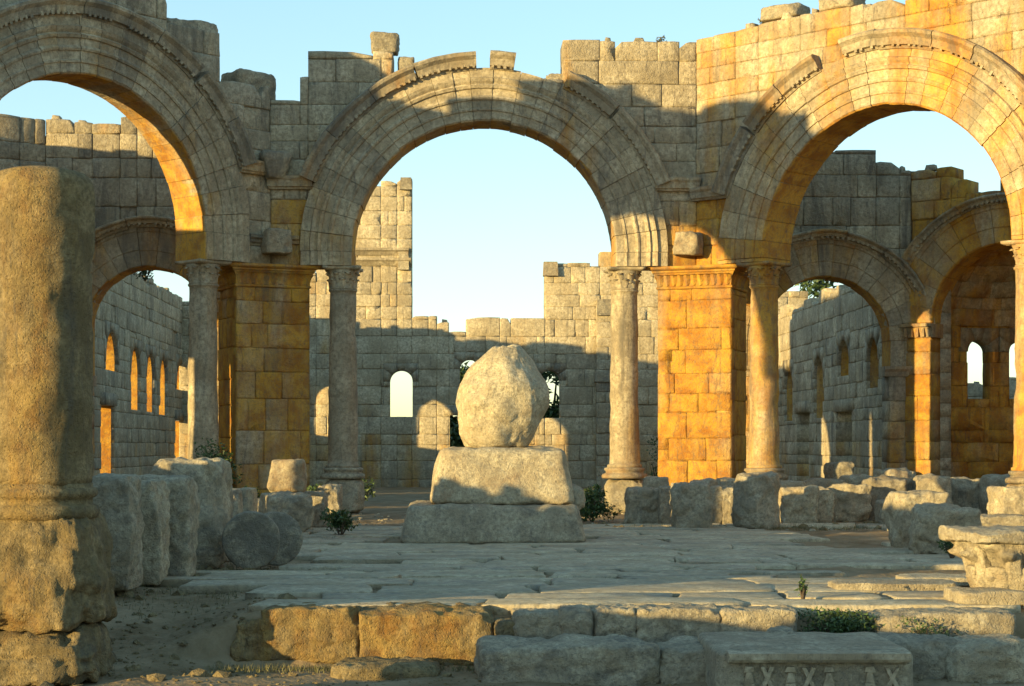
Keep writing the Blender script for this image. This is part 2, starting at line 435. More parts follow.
def rpx(name, x0, y0, x1, y1, depth, label, seed, cat='stone', z0=0.0, Z=None, dw=1.0, **kw):
    """stone filling about x0..x1, y0..y1 of the photo and standing on level z0"""
    if Z is None: Z = (CH-z0)*F/(y1-YH)
    Zc = Z+depth/2
    b = pz((x0+x1)/2, y1, Z); cc, s = math.cos(TH), math.sin(TH)
    wdt = (x1-x0)/F*Z*dw; h = (y1-y0)/F*(Z+depth*.15)
    zb = z0 if kw.pop('onground', True) else b.z
    return rock(name, (b.x+s*depth/2, b.y+cc*depth/2, zb-.03), (wdt, depth, h+.03), seed=seed, label=label, cat=cat, **kw)

# ------------------------------------------------------------------ lathe, column, capital
def lathe(mb, c, prof, n=28, col=(.5, .2, .3), nz=.012, seed=1.0, rotz=0, bite=0.0):
    V = []; s0 = Vector((seed*3.7, seed*1.9, seed))
    for (r, z) in prof:
        for i in range(n):
            a = 2*PI*i/n+rotz
            d = Vector((math.cos(a), math.sin(a), 0))
            q = d*r+Vector((0, 0, z))
            k = noise.fractal(q*2.2+s0, 1.0, 2.0, 4)*nz*2
            if bite: k -= max(0, noise.noise(q*.9+s0)-.15)*bite
            V.append(Vector(c)+d*max(.01, r+k)+Vector((0, 0, z)))
    m = len(prof); Fc = [(k*n+i, k*n+(i+1) % n, (k+1)*n+(i+1) % n, (k+1)*n+i) for k in range(m-1) for i in range(n)]
    Fc.append(tuple(range(n-1, -1, -1))); Fc.append(tuple(range((m-1)*n, m*n)))
    mb.add(V, Fc, col)
def capital(mb, c, r, h, col, rotz=0, seed=1, nl=8, abw=1.42):
    """acanthus capital: bell, two rows of curling leaves, corner volutes, concave abacus"""
    rr = random.Random(seed)
    lathe(mb, c, [(r*.98, 0), (r*1.06, .02*h), (r*1.07, .06*h), (r*.98, .09*h), (r*1.0, .4*h), (r*1.1, .65*h), (r*1.28, .84*h)], 24, col, .004, seed)
    C0 = Vector(c)
    def leaf(a, z0, z1, rb, out, wd):
        n = 6; m = 4; V = []
        for i in range(n+1):
            t = i/n; z = z0+(z1-z0)*min(1, t*1.18) - (0 if t < .84 else (t-.84)*1.2*(z1-z0))
            rad = rb+out*(t**2.6)+.012
            wdt = wd*(.62+.5*math.sin(PI*min(1, t*1.05)))*(1 if t < .86 else .72)
            for j in range(m+1):
                s = j/m*2-1
                rad2 = rad - .10*r*abs(s)**1.5 + (.05*r if j == m//2 else 0) + rr.uniform(-.01, .01)*r
                aa = a+s*wdt/(2*max(rad, .1))
                V.append(C0+Vector((math.cos(aa)*rad2, math.sin(aa)*rad2, z)))
        Fc = [(i*(m+1)+j, i*(m+1)+j+1, (i+1)*(m+1)+j+1, (i+1)*(m+1)+j) for i in range(n) for j in range(m)]
        b = len(V)      # back side, thickness
        V += [C0+Vector(((p.x-C0.x)*.9, (p.y-C0.y)*.9, p.z-C0.z-.01)) for p in V]
        Fc += [tuple(b+k for k in reversed(f)) for f in Fc]
        for i in range(n):
            for j in (0, m):
                a_ = i*(m+1)+j; b_ = (i+1)*(m+1)+j
                Fc.append((a_, b_, b_+b, a_+b) if j == 0 else (b_, a_, a_+b, b_+b))
        for j in range(m):
            a_ = n*(m+1)+j; Fc.append((a_, a_+1, a_+1+b, a_+b))
        mb.add(V, Fc, col)
    for i in range(nl): leaf(rotz+2*PI*i/nl, .09*h, .47*h, r*.99, .20*r, 2*PI*r/nl*.98)
    for i in range(nl): leaf(rotz+2*PI*(i+.5)/nl, .30*h, .74*h, r*1.02, .33*r, 2*PI*r/nl*.95)
    for i in range(4): leaf(rotz+PI/4+PI/2*i, .55*h, .9*h, r*1.1, .55*r, r*.35)
    n = 8; V = []
    for lv, (zz, k) in enumerate(((.84*h, .93), (.87*h, .97), (.89*h, 1.03), (h, 1.05))):
        for sd_ in range(4):
            a = rotz+PI/2*sd_
            for i in range(n):
                t = i/n*2-1
                x = abw*r*k*(1-.14*(1-t*t)); y = abw*r*k*t
                V.append(C0+Vector((x*math.cos(a)-y*math.sin(a), x*math.sin(a)+y*math.cos(a), zz+rr.uniform(-.004, .004))))
    q = 4*n
    Fc = [(k*q+i, k*q+(i+1) % q, (k+1)*q+(i+1) % q, (k+1)*q+i) for k in range(3) for i in range(q)]
    Fc += [tuple(range(q-1, -1, -1)), tuple(range(3*q, 4*q))]
    mb.add(V, Fc, col)
def column(p, label, H=6.72, r=.40, seed=1, base_h=.95, rotz=0, stain=.35, capsz=.62, group='free-standing columns under the arches', base_style='round'):
    o = empty('column', (p[0], p[1], 0), label, 'column', group)
    mb = MB(); prof = []
    n = 40
    z0, z1 = base_h+.28, H-capsz
    for i in range(n+1):
        t = i/n; rr_ = r*(1.04-.13*t)
        if i == 0: prof += [(rr_*1.12, z0), (rr_*1.12, z0+.07)]
        prof.append((rr_, z0+.09+(z1-z0-.16)*t))
    prof += [(r*.98, z1-.05), (r*1.0, z1)]
    lathe(mb, (p[0], p[1], 0), prof, 32, rc(stain, .3), .014, seed, bite=.07)
    mb.build('shaft', M_ARCH, o)
    mb = MB(); lathe(mb, (p[0], p[1], 0), [(r*1.5, base_h-.02), (r*1.56, base_h+.04), (r*1.5, base_h+.10), (r*1.3, base_h+.12), (r*1.25, base_h+.17), (r*1.38, base_h+.21), (r*1.34, base_h+.26), (r*1.1, base_h+.29)], 28, rc(stain, .3), .02, seed+3)
    mb.build('base', M_ROCK, o)
    rock('pedestal', (p[0], p[1], -.02), (r*2.9, r*2.9, base_h), M_ROCK, e=5 if base_style == 'round' else 10, a1=.09, a2=.03, seed=seed+11, rotz=rotz, taper=(.86, .86), parent=o, col=rc(stain*.7, .25))
    mb = MB(); capital(mb, (p[0], p[1], H-capsz), r*.90, capsz, rc(stain, .4), rotz, seed)
    mb.build('capital', M_ARCH, o)
    return o

# ------------------------------------------------------------------ ground and paving
def hgt(x, y):
    """lie of the land: courtyard level 0, forecourt about half a metre lower, earth ramp at the left"""
    t = max(0, min(1, (-y-14.75)/.35)); low = t*t*(3-2*t)
    t2 = max(0, min(1, (-y-11.0)/6.2)); ramp = t2*t2*(3-2*t2)
    k = max(0, min(1, (x+4.2)/1.0))      # 0 left ramp, 1 kerb side
    h = -.60*(low*k+ramp*(1-k))
    h += .05*noise.fractal(Vector((x*.5, y*.5, 0)), 1.0, 2.0, 4)*(1 if abs(x) < 30 else .3) - .05
    if y > 8 and abs(x) < 14: h += .02
    h += .03*noise.fractal(Vector((x*2.7, y*2.7, 3)), 1.0, 2.0, 3)
    return h
def axis(dense, far, step):
    a = [-far, -far*.5, -far*.25, -120, -70, -45]
    lo, hi = dense; v = lo
    a = [t for t in a if t < lo-2]
    while v <= hi: a.append(v); v += step
    a += [t for t in (45, 70, 120, far*.25, far*.5, far) if t > hi+2]
    return a
xs = axis((-14, 16), 3000, .16); ys = axis((-19, 16), 3000, .16)
mb = MB(); V = [Vector((x, y, hgt(x, y) if abs(x) < 60 and abs(y) < 80 else -.1)) for y in ys for x in xs]; nx = len(xs)
mb.add(V, [(j*nx+i, j*nx+i+1, (j+1)*nx+i+1, (j+1)*nx+i) for j in range(len(ys)-1) for i in range(nx-1)], (.5, .3, .3))
g = mb.build('ground', M_DIRT); struct(g)
class Flat:
    def __init__(s, z): s.z = z
    def __call__(s, u, w, z): return Vector((u, z, s.z(u, z)-w if callable(s.z) else s.z-w))
mb = MB(); r = random.Random(21); y = -14.75
while y < 6.5:
    d = r.uniform(.45, 1.25) if y > -14 else .8
    xl = (-2.6 if y < -13.6 else -3.4 if y < -12.4 else -4.2 if y < -10 else -4.8); xr = 9.2
    x = xl+r.uniform(-.8, .3)
    while x < xr:
        wd = r.uniform(.9, 3.4)
        worn = noise.noise(Vector((x*.25, y*.25, 9)))
        if not (worn > .22 and y > -13.5) and math.hypot(x, y+.2) > 1.2:
            y1 = y+d+r.uniform(-.05, .03)
            poly = [(x, y+r.uniform(-.05, .05)), (x+wd, y+r.uniform(-.05, .05)), (x+wd+r.uniform(-.2, .2), y1), (x+r.uniform(-.2, .2), y1)]
            zt = r.uniform(-.008, .008)+.02; tl = r.uniform(-.008, .008); xm = x
            fl = Flat(lambda u, v, zt=zt, tl=tl, xm=xm: zt+tl*(u-xm)+.004*noise.noise(Vector((u*1.5, v*1.5, 2))))
            block(mb, fl, poly, 0, .16, rc(.08, .22, .5, r), gap=r.choice((.014, .022, .035)), bev=.010, jit=.022, step=.3, r=r)
        x += wd
    y += d
pv = mb.build('paving', M_SLAB); struct(pv)

# ------------------------------------------------------------------ the octagon
S = 11.6; AP = S/2*(1+2**.5); COLU = 3.87; H = 6.72; RIN = 3.57; ROUT = 5.0
def facet(k):
    a = R_(90-45*k); n = (math.cos(a), math.sin(a)); t = (n[1], -n[0])
    fr = Frame((n[0]*AP, n[1]*AP), t); fr.mit = S/2; return fr
FK = {k: facet(k) for k in (-2, -1, 0, 1, 2)}
APEX = {-3: 10.7, -2: 10.7, -1: 11.02, 0: 10.68, 1: 10.4, 2: 10.5}
PROF = [(RIN, 1.25), (RIN, .02), (RIN+.05, -.03), (RIN+.27, -.03), (RIN+.28, -.065), (RIN+.33, -.075), (RIN+.35, -.05), (RIN+.56, -.06), (RIN+.57, -.10), (RIN+.62, -.12), (RIN+.67, -.10), (RIN+.69, -.07), (RIN+.86, -.08), (RIN+.88, -.13), (RIN+.95, -.16), (RIN+.97, -.12), (RIN+1.0, -.10), (RIN+1.07, -.15), (RIN+1.15, -.18), (RIN+1.18, -.11), (ROUT, -.10), (ROUT, 1.25)]
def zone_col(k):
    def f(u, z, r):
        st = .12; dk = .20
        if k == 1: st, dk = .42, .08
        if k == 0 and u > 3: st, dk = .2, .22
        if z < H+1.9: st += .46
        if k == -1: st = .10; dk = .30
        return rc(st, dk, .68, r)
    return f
def step_px(fr, lst):
    out = []
    for x0, x1, y in lst:
        a = fr.px(x0, y)[0]; b = fr.px(x1, y)[0]; z = fr.px((x0+x1)/2, y)[1]
        out.append((a, b, z))
    out[0] = (-99, out[0][1], out[0][2]); out[-1] = (out[-1][0], 99, out[-1][2])
    return out
def hood(fr, uc, zc, a0, a1, parent, stain, seed, r0=ROUT-.06, wide=.48, name='hood_mould', dent=True):
    mb = MB(); n = max(1, int(abs(a1-a0)*r0/1.15))
    prof = [(r0, .10), (r0, -.13), (r0+.07, -.15), (r0+.09, -.24), (r0+wide*.55, -.27), (r0+wide*.75, -.36), (r0+wide*.9, -.37), (r0+wide, -.30), (r0+wide, .5)]
    ring(mb, fr, uc, zc, prof, a0, a1, n, lambda u, z, r: rc(stain, .42, .45, r), gap=.008, jit=.02, seed=seed)
    if dent:
        nd = int(abs(a1-a0)*r0/.15)
        for i in range(nd):
            if rnd.random() < .2: continue
            a = a0+(a1-a0)*(i+.5)/nd; da = rnd.uniform(.03, .042)/r0
            rb_ = rnd.uniform(.11, .16); P = [(r0+.04, a-da), (r0+.04, a+da), (r0+rb_, a+da), (r0+rb_, a-da)]
            V = [fr(uc+q*math.cos(b), w_, zc+q*math.sin(b)) for w_ in (-.25, -.10) for q, b in P]
            mb.add(V, [(0, 1, 2, 3), (0, 1, 5, 4), (1, 2, 6, 5), (2, 3, 7, 6), (3, 0, 4, 7)], rc(stain, .4))
    return mb.build(name, M_ARCH, parent, smooth=False)
TOPS = {
 -1: [(-60, 167, -34), (167, 220, 27), (220, 276, 83)],
 0: [(270, 300, 96), (300, 308, 77), (308, 393, 51), (393, 563, 74), (563, 600, 39), (600, 700, 41)],
 1: [(690, 735, 36), (735, 758, 27), (758, 800, 20), (800, 850, 11), (850, 905, 0), (905, 1100, -18)]}
WL = {-1: 'great left arch wall of grey stone, in shade above the broken column', 0: 'central great arch wall with ragged top framing the sky behind the boulder',
      1: 'great right arch wall of golden sunlit stone with carved hood', -2: 'arched octagon wall beyond the left edge of the courtyard', -3: 'low arched octagon wall beyond the left edge near the steps', 2: 'arched octagon wall beyond the right edge of the courtyard'}
def arch_wall(k):
    fr = FK[k]; zc = APEX[k]-RIN
    o = empty('arched_wall', fr(0, 0, 0), WL[k], 'arch', 'great arches of the octagon')
    if k in TOPS:
        st = step_px(fr, TOPS[k]); tp = top_fn(st); br = [s[1] for s in st[:-1]]; zt = max(s[2] for s in st)
    else:
        segs = [(-99, -4.6, 13.0), (-4.6, -3.2, 13.6), (-3.2, -1.2, 13.9), (-1.2, .6, 13.6), (.6, 2.4, 14.0), (2.4, 3.8, 13.2), (3.8, 99, 12.7)]
        tp = top_fn(segs); br = [s[1] for s in segs[:-1]]; zt = 14.0
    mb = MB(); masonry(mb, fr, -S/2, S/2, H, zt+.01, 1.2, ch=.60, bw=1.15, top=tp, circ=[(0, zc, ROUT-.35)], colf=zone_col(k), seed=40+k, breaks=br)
    mb.build('masonry', M_WALL, o)
    mb = MB(); cf = zone_col(k)
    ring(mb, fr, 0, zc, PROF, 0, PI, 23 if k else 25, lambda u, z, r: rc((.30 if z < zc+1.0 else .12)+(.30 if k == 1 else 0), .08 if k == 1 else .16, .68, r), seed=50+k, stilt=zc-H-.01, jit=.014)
    mb.build('archivolt', M_ARCH, o, smooth=False)
    return o, fr, zc
def hood_px(fr, zc, pts):
    out = []
    for (xa, ya, xb, yb) in pts:
        a = fr.px(xa, ya); b = fr.px(xb, yb)
        out.append((math.atan2(b[1]-zc, b[0]), math.atan2(a[1]-zc, a[0])))
    return out
W = {}
for k in (-2, -1, 0, 1, 2): W[k] = arch_wall(k)
for i, (a0, a1) in enumerate(hood_px(FK[0], W[0][2], [(312, 182, 412, 66), (413, 65, 476, 52), (490, 51, 517, 51), (568, 76, 616, 110), (618, 112, 668, 183)])):
    hood(FK[0], 0, W[0][2], a0, a1, W[0][0], .22, 60+i)
for i, (a0, a1) in enumerate([(R_(52), R_(176)), (R_(21), R_(50.5))]): hood(FK[-1], 0, W[-1][2], a0, a1, W[-1][0], .12, 70+i)
for i, (a0, a1) in enumerate(hood_px(FK[1], W[1][2], [(704, 188, 748, 128), (750, 124, 822, 66)])): hood(FK[1], 0, W[1][2], a0, a1, W[1][0], .4, 80+i)
hood(FK[1], 0, W[1][2], R_(20), R_(101), W[1][0], .35, 84)
for k in (-2, 2): hood(FK[k], 0, W[k][2], R_(22), R_(158), W[k][0], .2, 90+k)
def foot(k, side):                 # hood turns level between neighbouring arches
    fr, zc = FK[k], W[k][2]; a = R_(21)
    u0 = side*(ROUT)*math.cos(a); z = zc+(ROUT+.14)*math.sin(a)
    u0, u1 = sorted((u0, side*S/2)); mb = MB()
    sweep_line(mb, fr, [(.1, z-.17), (-.12, z-.17), (-.15, z-.12), (-.19, z-.10), (-.20, z+.05), (-.25, z+.12), (-.25, z+.18), (-.1, z+.22), (.1, z+.22)], u0, u1, rc(.35, .35))
    mb.build('string_course', M_ARCH, W[k][0], smooth=False)
for k, sd_ in ((-1, 1), (0, -1), (0, 1), (1, -1)): foot(k, sd_)
def lower_string(k, side):         # plain moulded band just over the pier heads
    fr = FK[k]; z = H+.66; mb = MB(); u0, u1 = sorted((side*(ROUT+.02), side*S/2))
    sweep_line(mb, fr, [(.1, z-.08), (-.07, z-.08), (-.10, z), (-.16, z+.05), (-.16, z+.11), (-.04, z+.15), (.1, z+.15)], u0, u1, rc(.45, .25))
    mb.build('moulded_band', M_ARCH, W[k][0], smooth=False)
for k, sd_ in ((-1, 1), (0, -1)): lower_string(k, sd_)

# brackets projecting over the piers
def vfr(i):                        # frame at octagon corner i (between facet i and i+1), facing the centre
    a = R_(90-45*i-22.5); n = Vector((math.cos(a), math.sin(a), 0)); rad = AP/math.cos(PI/8)
    return Frame((n.x*rad, n.y*rad), (n.y, -n.x))
for i, zz, lab in ((-1, 7.0, 'worn bracket stone projecting over the shaded left pier'), (0, 7.0, 'square bracket stone projecting over the golden right pier')):
    fr = vfr(i); mb = MB()
    p = fr(0.05 if i else -.12, -.32, 0)
    rock('bracket', (p.x, p.y, zz), (.74, .75, .64), M_ROCK, e=18, a1=.05, a2=.02, seed=31+i, rotz=math.atan2(fr.t.y, fr.t.x), taper=(.86, .95), label=lab, cat='bracket', group='brackets over the piers', col=rc(.3, .35), n=12)
fr = vfr(-1); p = fr(0.05, -.22, 0)
rock('corbel', (p.x, p.y, 9.05), (.86, .6, .75), M_ARCH, e=6, a1=.06, a2=.03, seed=37, rotz=math.atan2(fr.t.y, fr.t.x), profile=lambda h: .55+.45*min(1, h*1.4)-(.12 if h > .93 else 0), label='flared corbel stone in the angle above the left pier', cat='corbel', col=rc(.1, .6))

# piers
def pier(i, label, stain, rad=14.92, wd=2.06, dp=1.85):
    a = R_(90-45*i-22.5); n = Vector((math.cos(a), math.sin(a), 0)); c0 = n*rad
    t = Vector((n.y, -n.x, 0))
    o = empty('pier', (c0.x, c0.y, 0), label, 'pier', 'stone piers of the octagon')
    z1 = H-.62; cf = lambda u, z, r: rc(stain, .15, .55, r)
    for nm, org, tt, L_, sdd in (('front', c0, t, wd, 1), ('left', c0+n*dp-t*wd/2, -n, dp, 2), ('right', c0+t*wd/2, n, dp, 3)):
        if nm == 'front': f = Frame((org.x, org.y), (tt.x, tt.y)); u0, u1 = -wd/2, wd/2
        else: f = Frame((org.x, org.y), (tt.x, tt.y)); u0, u1 = (.02, L_-.02)
        if nm == 'left': f = Frame((org.x, org.y), (-n.x, -n.y)); 
        mb = MB(); masonry(mb, f, u0, u1, -.1, z1, .45 if nm == 'front' else .40, ch=.72, bw=.95, colf=cf, seed=100+i*7+sdd, proud=.008)
        mb.build('ashlar_face', M_WALL, o)
    mb = MB(); f = Frame((c0.x, c0.y), (t.x, t.y)); boxw(mb, f, -wd/2+.3, wd/2-.3, .3, dp-.1, -.1, z1, (.4, stain, .3)); mb.build('rubble_core', M_WALL, o)
    # capital band: bell course with leaves and moulded top, wrapped round three sides
    mb = MB(); pf = [(0, 0), (.03, .02), (.04, .06), (0.0, .09), (.02, .30), (.10, .44), (.13, .46), (.13, .50), (.20, .53), (.23, .56), (.23, .62)]
    V = []
    for (e_, z_) in pf:
        for (uu, ww) in ((-wd/2-e_, dp), (-wd/2-e_, -e_), (wd/2+e_, -e_), (wd/2+e_, dp)): V.append(f(uu, ww, z1+z_))
    m = len(pf); Fc = [(k*4+i_, k*4+(i_+1) % 4, (k+1)*4+(i_+1) % 4, (k+1)*4+i_) for k in range(m-1) for i_ in range(4)]+[((m-1)*4, (m-1)*4+1, (m-1)*4+2, (m-1)*4+3)]
    mb.add(V, Fc, rc(stain, .3))
    def leafb(ff, u, w_):
        V = []
        for q in range(5):
            tt_ = q/4; z_ = .09+.34*min(1, tt_*1.15)-(.05 if q == 4 else 0); ow = .02+.19*tt_**2.2; hw = .085*(.7+.6*math.sin(PI*min(1, tt_)))
            V += [ff(u-hw, w_-ow+.03, z1+z_), ff(u, w_-ow-.02, z1+z_), ff(u+hw, w_-ow+.03, z1+z_)]
        mb.add(V, [(q*3+s, q*3+s+1, q*3+s+4, q*3+s+3) for q in range(4) for s in (0, 1)], rc(stain, .3))
    nl = 11
    for q in range(nl): leafb(f, -wd/2+wd*(q+.5)/nl, 0)
    fl = Frame(tuple((c0-t*wd/2+n*dp)[:2]), (-n.x, -n.y)); frr = Frame(tuple((c0+t*wd/2)[:2]), (n.x, n.y))
    for ff in (fl, frr):
        for q in range(9): leafb(ff, dp*(q+.5)/9, 0)
    mb.build('capital_band', M_ARCH, o, smooth=False)
    # low plinth course
    mb = MB(); boxw(mb, f, -wd/2-.10, wd/2+.10, -.10, dp, -.12, .45, rc(stain*.5, .4), .05); mb.build('plinth', M_ROCK, o, smooth=False)
pier(-1, 'shaded ochre pier of squared blocks between the two left columns', .74)
pier(0, 'bright golden pier of squared blocks between the two right columns', .80)
pier(-2, 'pier outside the left edge of the photo', .4); pier(1, 'pier outside the right edge of the photo', .6); pier(-3, 'pier outside the left edge near the steps', .4); pier(2, 'second pier outside the right edge of the photo', .6)
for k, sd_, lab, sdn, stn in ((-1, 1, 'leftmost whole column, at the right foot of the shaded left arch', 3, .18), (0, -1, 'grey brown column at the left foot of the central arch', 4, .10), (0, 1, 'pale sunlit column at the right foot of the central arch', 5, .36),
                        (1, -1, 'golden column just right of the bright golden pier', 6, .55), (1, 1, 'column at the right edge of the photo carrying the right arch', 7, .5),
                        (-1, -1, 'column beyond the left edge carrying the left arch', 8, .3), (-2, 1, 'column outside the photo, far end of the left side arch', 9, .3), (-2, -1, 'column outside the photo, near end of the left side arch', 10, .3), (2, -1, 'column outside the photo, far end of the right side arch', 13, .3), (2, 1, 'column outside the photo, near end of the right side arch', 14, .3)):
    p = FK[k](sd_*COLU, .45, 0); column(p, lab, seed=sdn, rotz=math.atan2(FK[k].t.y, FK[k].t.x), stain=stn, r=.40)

# loose blocks on the wall tops
def topstone(k, x0, y0, x1, y1, lab, seed, depth=.8, w=.15, e=9, **kw):
    fr = FK[k] if not isinstance(k, Frame) else k
    a = fr.px(x0, y1, w); b = fr.px(x1, y0, w); p = fr((a[0]+b[0])/2, w+depth/2, 0)
    rock('loose_block', (p.x, p.y, a[1]-.02), (b[0]-a[0], depth, b[1]-a[1]), M_ROCK, e=e, a1=.06, a2=.03, seed=seed, rotz=math.atan2(fr.t.y, fr.t.x), label=lab, cat='stone block', col=rc(.12, .4), group='loose blocks on the wall tops', n=12, **kw)
topstone(-1, 170, 22, 220, 60, 'big overhanging block on the shaded left arch with sky right of it', 1)
topstone(-1, 120, -14, 166, 22, 'rough boulder block at the top edge above the left arch', 2)
topstone(-1, 238, 74, 278, 96, 'flat block lying on the low wall between left and central arches', 3)
topstone(0, 371, 31, 398, 52, 'small upright block topmost on the left shoulder of the central arch', 4, .6, taper=(1.12, 1))
topstone(1, 759, 0, 795, 21, 'broken block on the wall top left of the right arch crown', 5)
topstone(1, 817, -12, 851, 11, 'block cut by the top edge above the right arch', 6)
topstone(0, 398, 56, 414, 72, 'little rubble stone between the topmost block and the carved hood', 7, .5)
topstone(0, 547, 72, 568, 86, 'loose stone at the broken end of the central arch hood', 8, .5)

# ------------------------------------------------------------------ exedra walls behind the side arches
def plain_arch(fr, uc, R, zc, zfoot, o, stain, dark, rw, seed, dent=True, hood_on=True, thick=.9, hang=(R_(4), R_(176)), proud=.05):
    prof = [(R, thick), (R, .01), (R+.04, -proud*.6), (R+.4*rw, -proud*.6), (R+.42*rw, -proud), (R+.85*rw, -proud), (R+.88*rw, -proud*1.6), (R+rw, -proud*1.6), (R+rw, thick)]
    mb = MB(); ring(mb, fr, uc, zc, prof, 0, PI, 15, lambda u, z, r: rc(stain, dark, .5, r), seed=seed, stilt=max(.02, zc-zfoot))
    mb.build('archivolt', M_ARCH, o, smooth=False)
    if hood_on: hood(fr, uc, zc, hang[0], hang[1], o, stain*.6, seed+1, r0=R+rw-.03, wide=.30, dent=dent)
YA = 18.0
def exedra(side, o_lab, a_lab):
    s = side
    if s > 0:
        fr = Frame((0, YA), (1, 0)); ua, ub = 6.6, 12.75; uc = 10.2; R = 1.88; apex = fr.px(822, 277)[1]
        steps = step_px(fr, [(700, 876, 149), (876, 900, 160), (900, 950, 170)])
    else:
        fr = Frame((0, YA), (1, 0)); ua, ub = -12.75, -6.6; uc = -9.75; R = 1.75; apex = fr.px(152, 267)[1]
        steps = step_px(fr, [(60, 92, 118), (92, 120, 123), (120, 137, 118), (137, 260, 127)])
    zc = apex-R; o = empty('aisle_wall', fr(uc, 0, 0), o_lab, 'arch')
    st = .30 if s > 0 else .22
    mb = MB(); tp = top_fn(steps)
    masonry(mb, fr, ua, ub, -.1, max(q[2] for q in steps)+.01, .9, ch=.66, bw=1.1, top=tp, circ=[(uc, zc, R+.45)], seed=200+s, breaks=[q[1] for q in steps[:-1]],
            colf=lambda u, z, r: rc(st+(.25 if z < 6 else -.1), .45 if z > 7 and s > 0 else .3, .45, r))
    mb.build('masonry', M_WALL, o)
    plain_arch(fr, uc, R, zc, 3.9 if s > 0 else 3.6, o, .42, .28, 1.12 if s > 0 else 1.2, 210+s)
    # jambs down to the ground
    for q in (-1, 1):
        a, b = sorted((uc+q*R, uc+q*(R+.5))); mb = MB()
        masonry(mb, fr, a, b, -.1, (3.9 if s > 0 else 3.6)-.02, .9, ch=.6, bw=.9, w0=-.03, colf=lambda u, z, r: rc(.5, .25, .5, r), seed=220+s+q); mb.build('jamb', M_WALL, o)
        mb = MB(); z = 3.9 if s > 0 else 3.6; a2, b2 = sorted((uc+q*(R-.14), uc+q*(R+.7)))
        sweep_line(mb, fr, [(.5, z-.02), (-.06, z-.02), (-.10, z+.12), (-.17, z+.2), (-.17, z+.28), (.5, z+.28)], a2, b2, rc(.4, .4)); mb.build('impost', M_ARCH, o, smooth=False)
    # apse wall, turned toward the court
    ang = R_(-40*s if s > 0 else 30); A = (12.75*s, YA); t = (math.cos(ang), math.sin(ang))
    fa = Frame(A, t)
    if s > 0:
        ul = fa.px(932, 300)[0]; um = fa.px(1003, 300)[0]; R2 = um-ul; ap2 = fa.px(1003, 243)[1]; zc2 = ap2-R2
        u0, u1 = 0, um+R2+1.4; steps = step_px(fa, [(890, 951, 169), (951, 966, 180), (966, 1000, 192), (1000, 1120, 174)]); zi = fa.px(920, 322)[1]
    else:
        um = -3.6; R2 = 2.2; zc2 = 5.8; ap2 = 8.0; u0, u1 = um-R2-1.4, 0; zi = 5.0
        steps = step_px(fa, [(-60, 20, 112), (20, 44, 118), (44, 66, 114), (66, 100, 127)])
    oa = empty('apse', fa(um, 0, 0), a_lab, 'apse')
    mbc = MB(); zz = (10.0 if s > 0 else 10.9); cx_ = 12.75*s
    mbc.add([Vector((cx_-.3, YA+.12, -.1)), Vector((cx_+.3, YA+.12, -.1)), Vector((cx_+.75, YA+.95, -.1)), Vector((cx_-.45, YA+.85, -.1)), Vector((cx_-.3, YA+.12, zz)), Vector((cx_+.3, YA+.12, zz)), Vector((cx_+.75, YA+.95, zz)), Vector((cx_-.45, YA+.85, zz))],
            [(0, 3, 2, 1), (4, 5, 6, 7), (0, 1, 5, 4), (1, 2, 6, 5), (2, 3, 7, 6), (3, 0, 4, 7)], (.4, .3, .4)); mbc.build('corner_core', M_WALL, oa, smooth=False)
    zi = min(zi, zc2-.02) 
    mb = MB(); masonry(mb, fa, u0, u1, -.1, max(q[2] for q in steps)+.01, .9, ch=.66, bw=1.1, top=top_fn(steps), circ=[(um, zc2, R2+.4)], seed=230+s, breaks=[q[1] for q in steps[:-1]],
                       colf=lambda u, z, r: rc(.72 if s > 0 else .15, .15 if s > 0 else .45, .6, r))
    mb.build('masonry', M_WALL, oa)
    plain_arch(fa, um, R2, zc2, zi, oa, .6 if s > 0 else .2, .2, 1.15, 240+s, hood_on=True, proud=.06)
    for q in (-1, 1):
        a, b = sorted((um+q*R2, um+q*(R2+.95))); mb = MB()
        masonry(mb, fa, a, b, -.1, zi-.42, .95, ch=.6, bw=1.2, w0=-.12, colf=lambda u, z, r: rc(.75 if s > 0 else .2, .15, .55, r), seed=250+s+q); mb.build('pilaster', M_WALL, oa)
        mb = MB(); a2, b2 = sorted((um+q*(R2-.08), um+q*(R2+1.02)))
        sweep_line(mb, fa, [(.6, zi-.42), (-.14, zi-.42), (-.15, zi-.30), (-.20, zi-.12), (-.28, zi-.10), (-.28, zi-.01), (.6, zi-.01)], a2, b2, rc(.55, .4))
        for i_ in range(6):
            uu = a2+(b2-a2)*(i_+.5)/6; boxw(mb, fa, uu-.05, uu+.05, -.24, -.12, zi-.40, zi-.14, rc(.5, .4), .01)
        mb.build('pilaster_capital', M_ARCH, oa, smooth=False)
    # curved apse wall and half dome
    cc = fa(um, .9, 0); ax = math.atan2(fa.n.y, fa.n.x)+PI/2; Ra = R2+.12
    cy = Cyl((cc.x, cc.y), Ra, ax); L_ = PI*Ra
    ops = []; heads = []
    if s > 0:
        for phi in (.22, .40, .58, .76):
            uu = L_*phi; ops.append((uu-.36, uu+.36, 3.25, 5.05)); heads.append(uu)
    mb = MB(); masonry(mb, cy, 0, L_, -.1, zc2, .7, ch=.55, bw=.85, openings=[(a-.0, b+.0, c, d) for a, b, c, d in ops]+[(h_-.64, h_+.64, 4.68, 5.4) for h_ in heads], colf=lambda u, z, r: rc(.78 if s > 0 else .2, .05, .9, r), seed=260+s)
    for h_ in heads: arch_head(mb, cy, h_, .36, 4.68, 0, .7, (.5, .4, .3), margin=.28, over=.36)
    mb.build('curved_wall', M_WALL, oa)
    dm = Cyl((cc.x, cc.y), Ra, ax, zc2)
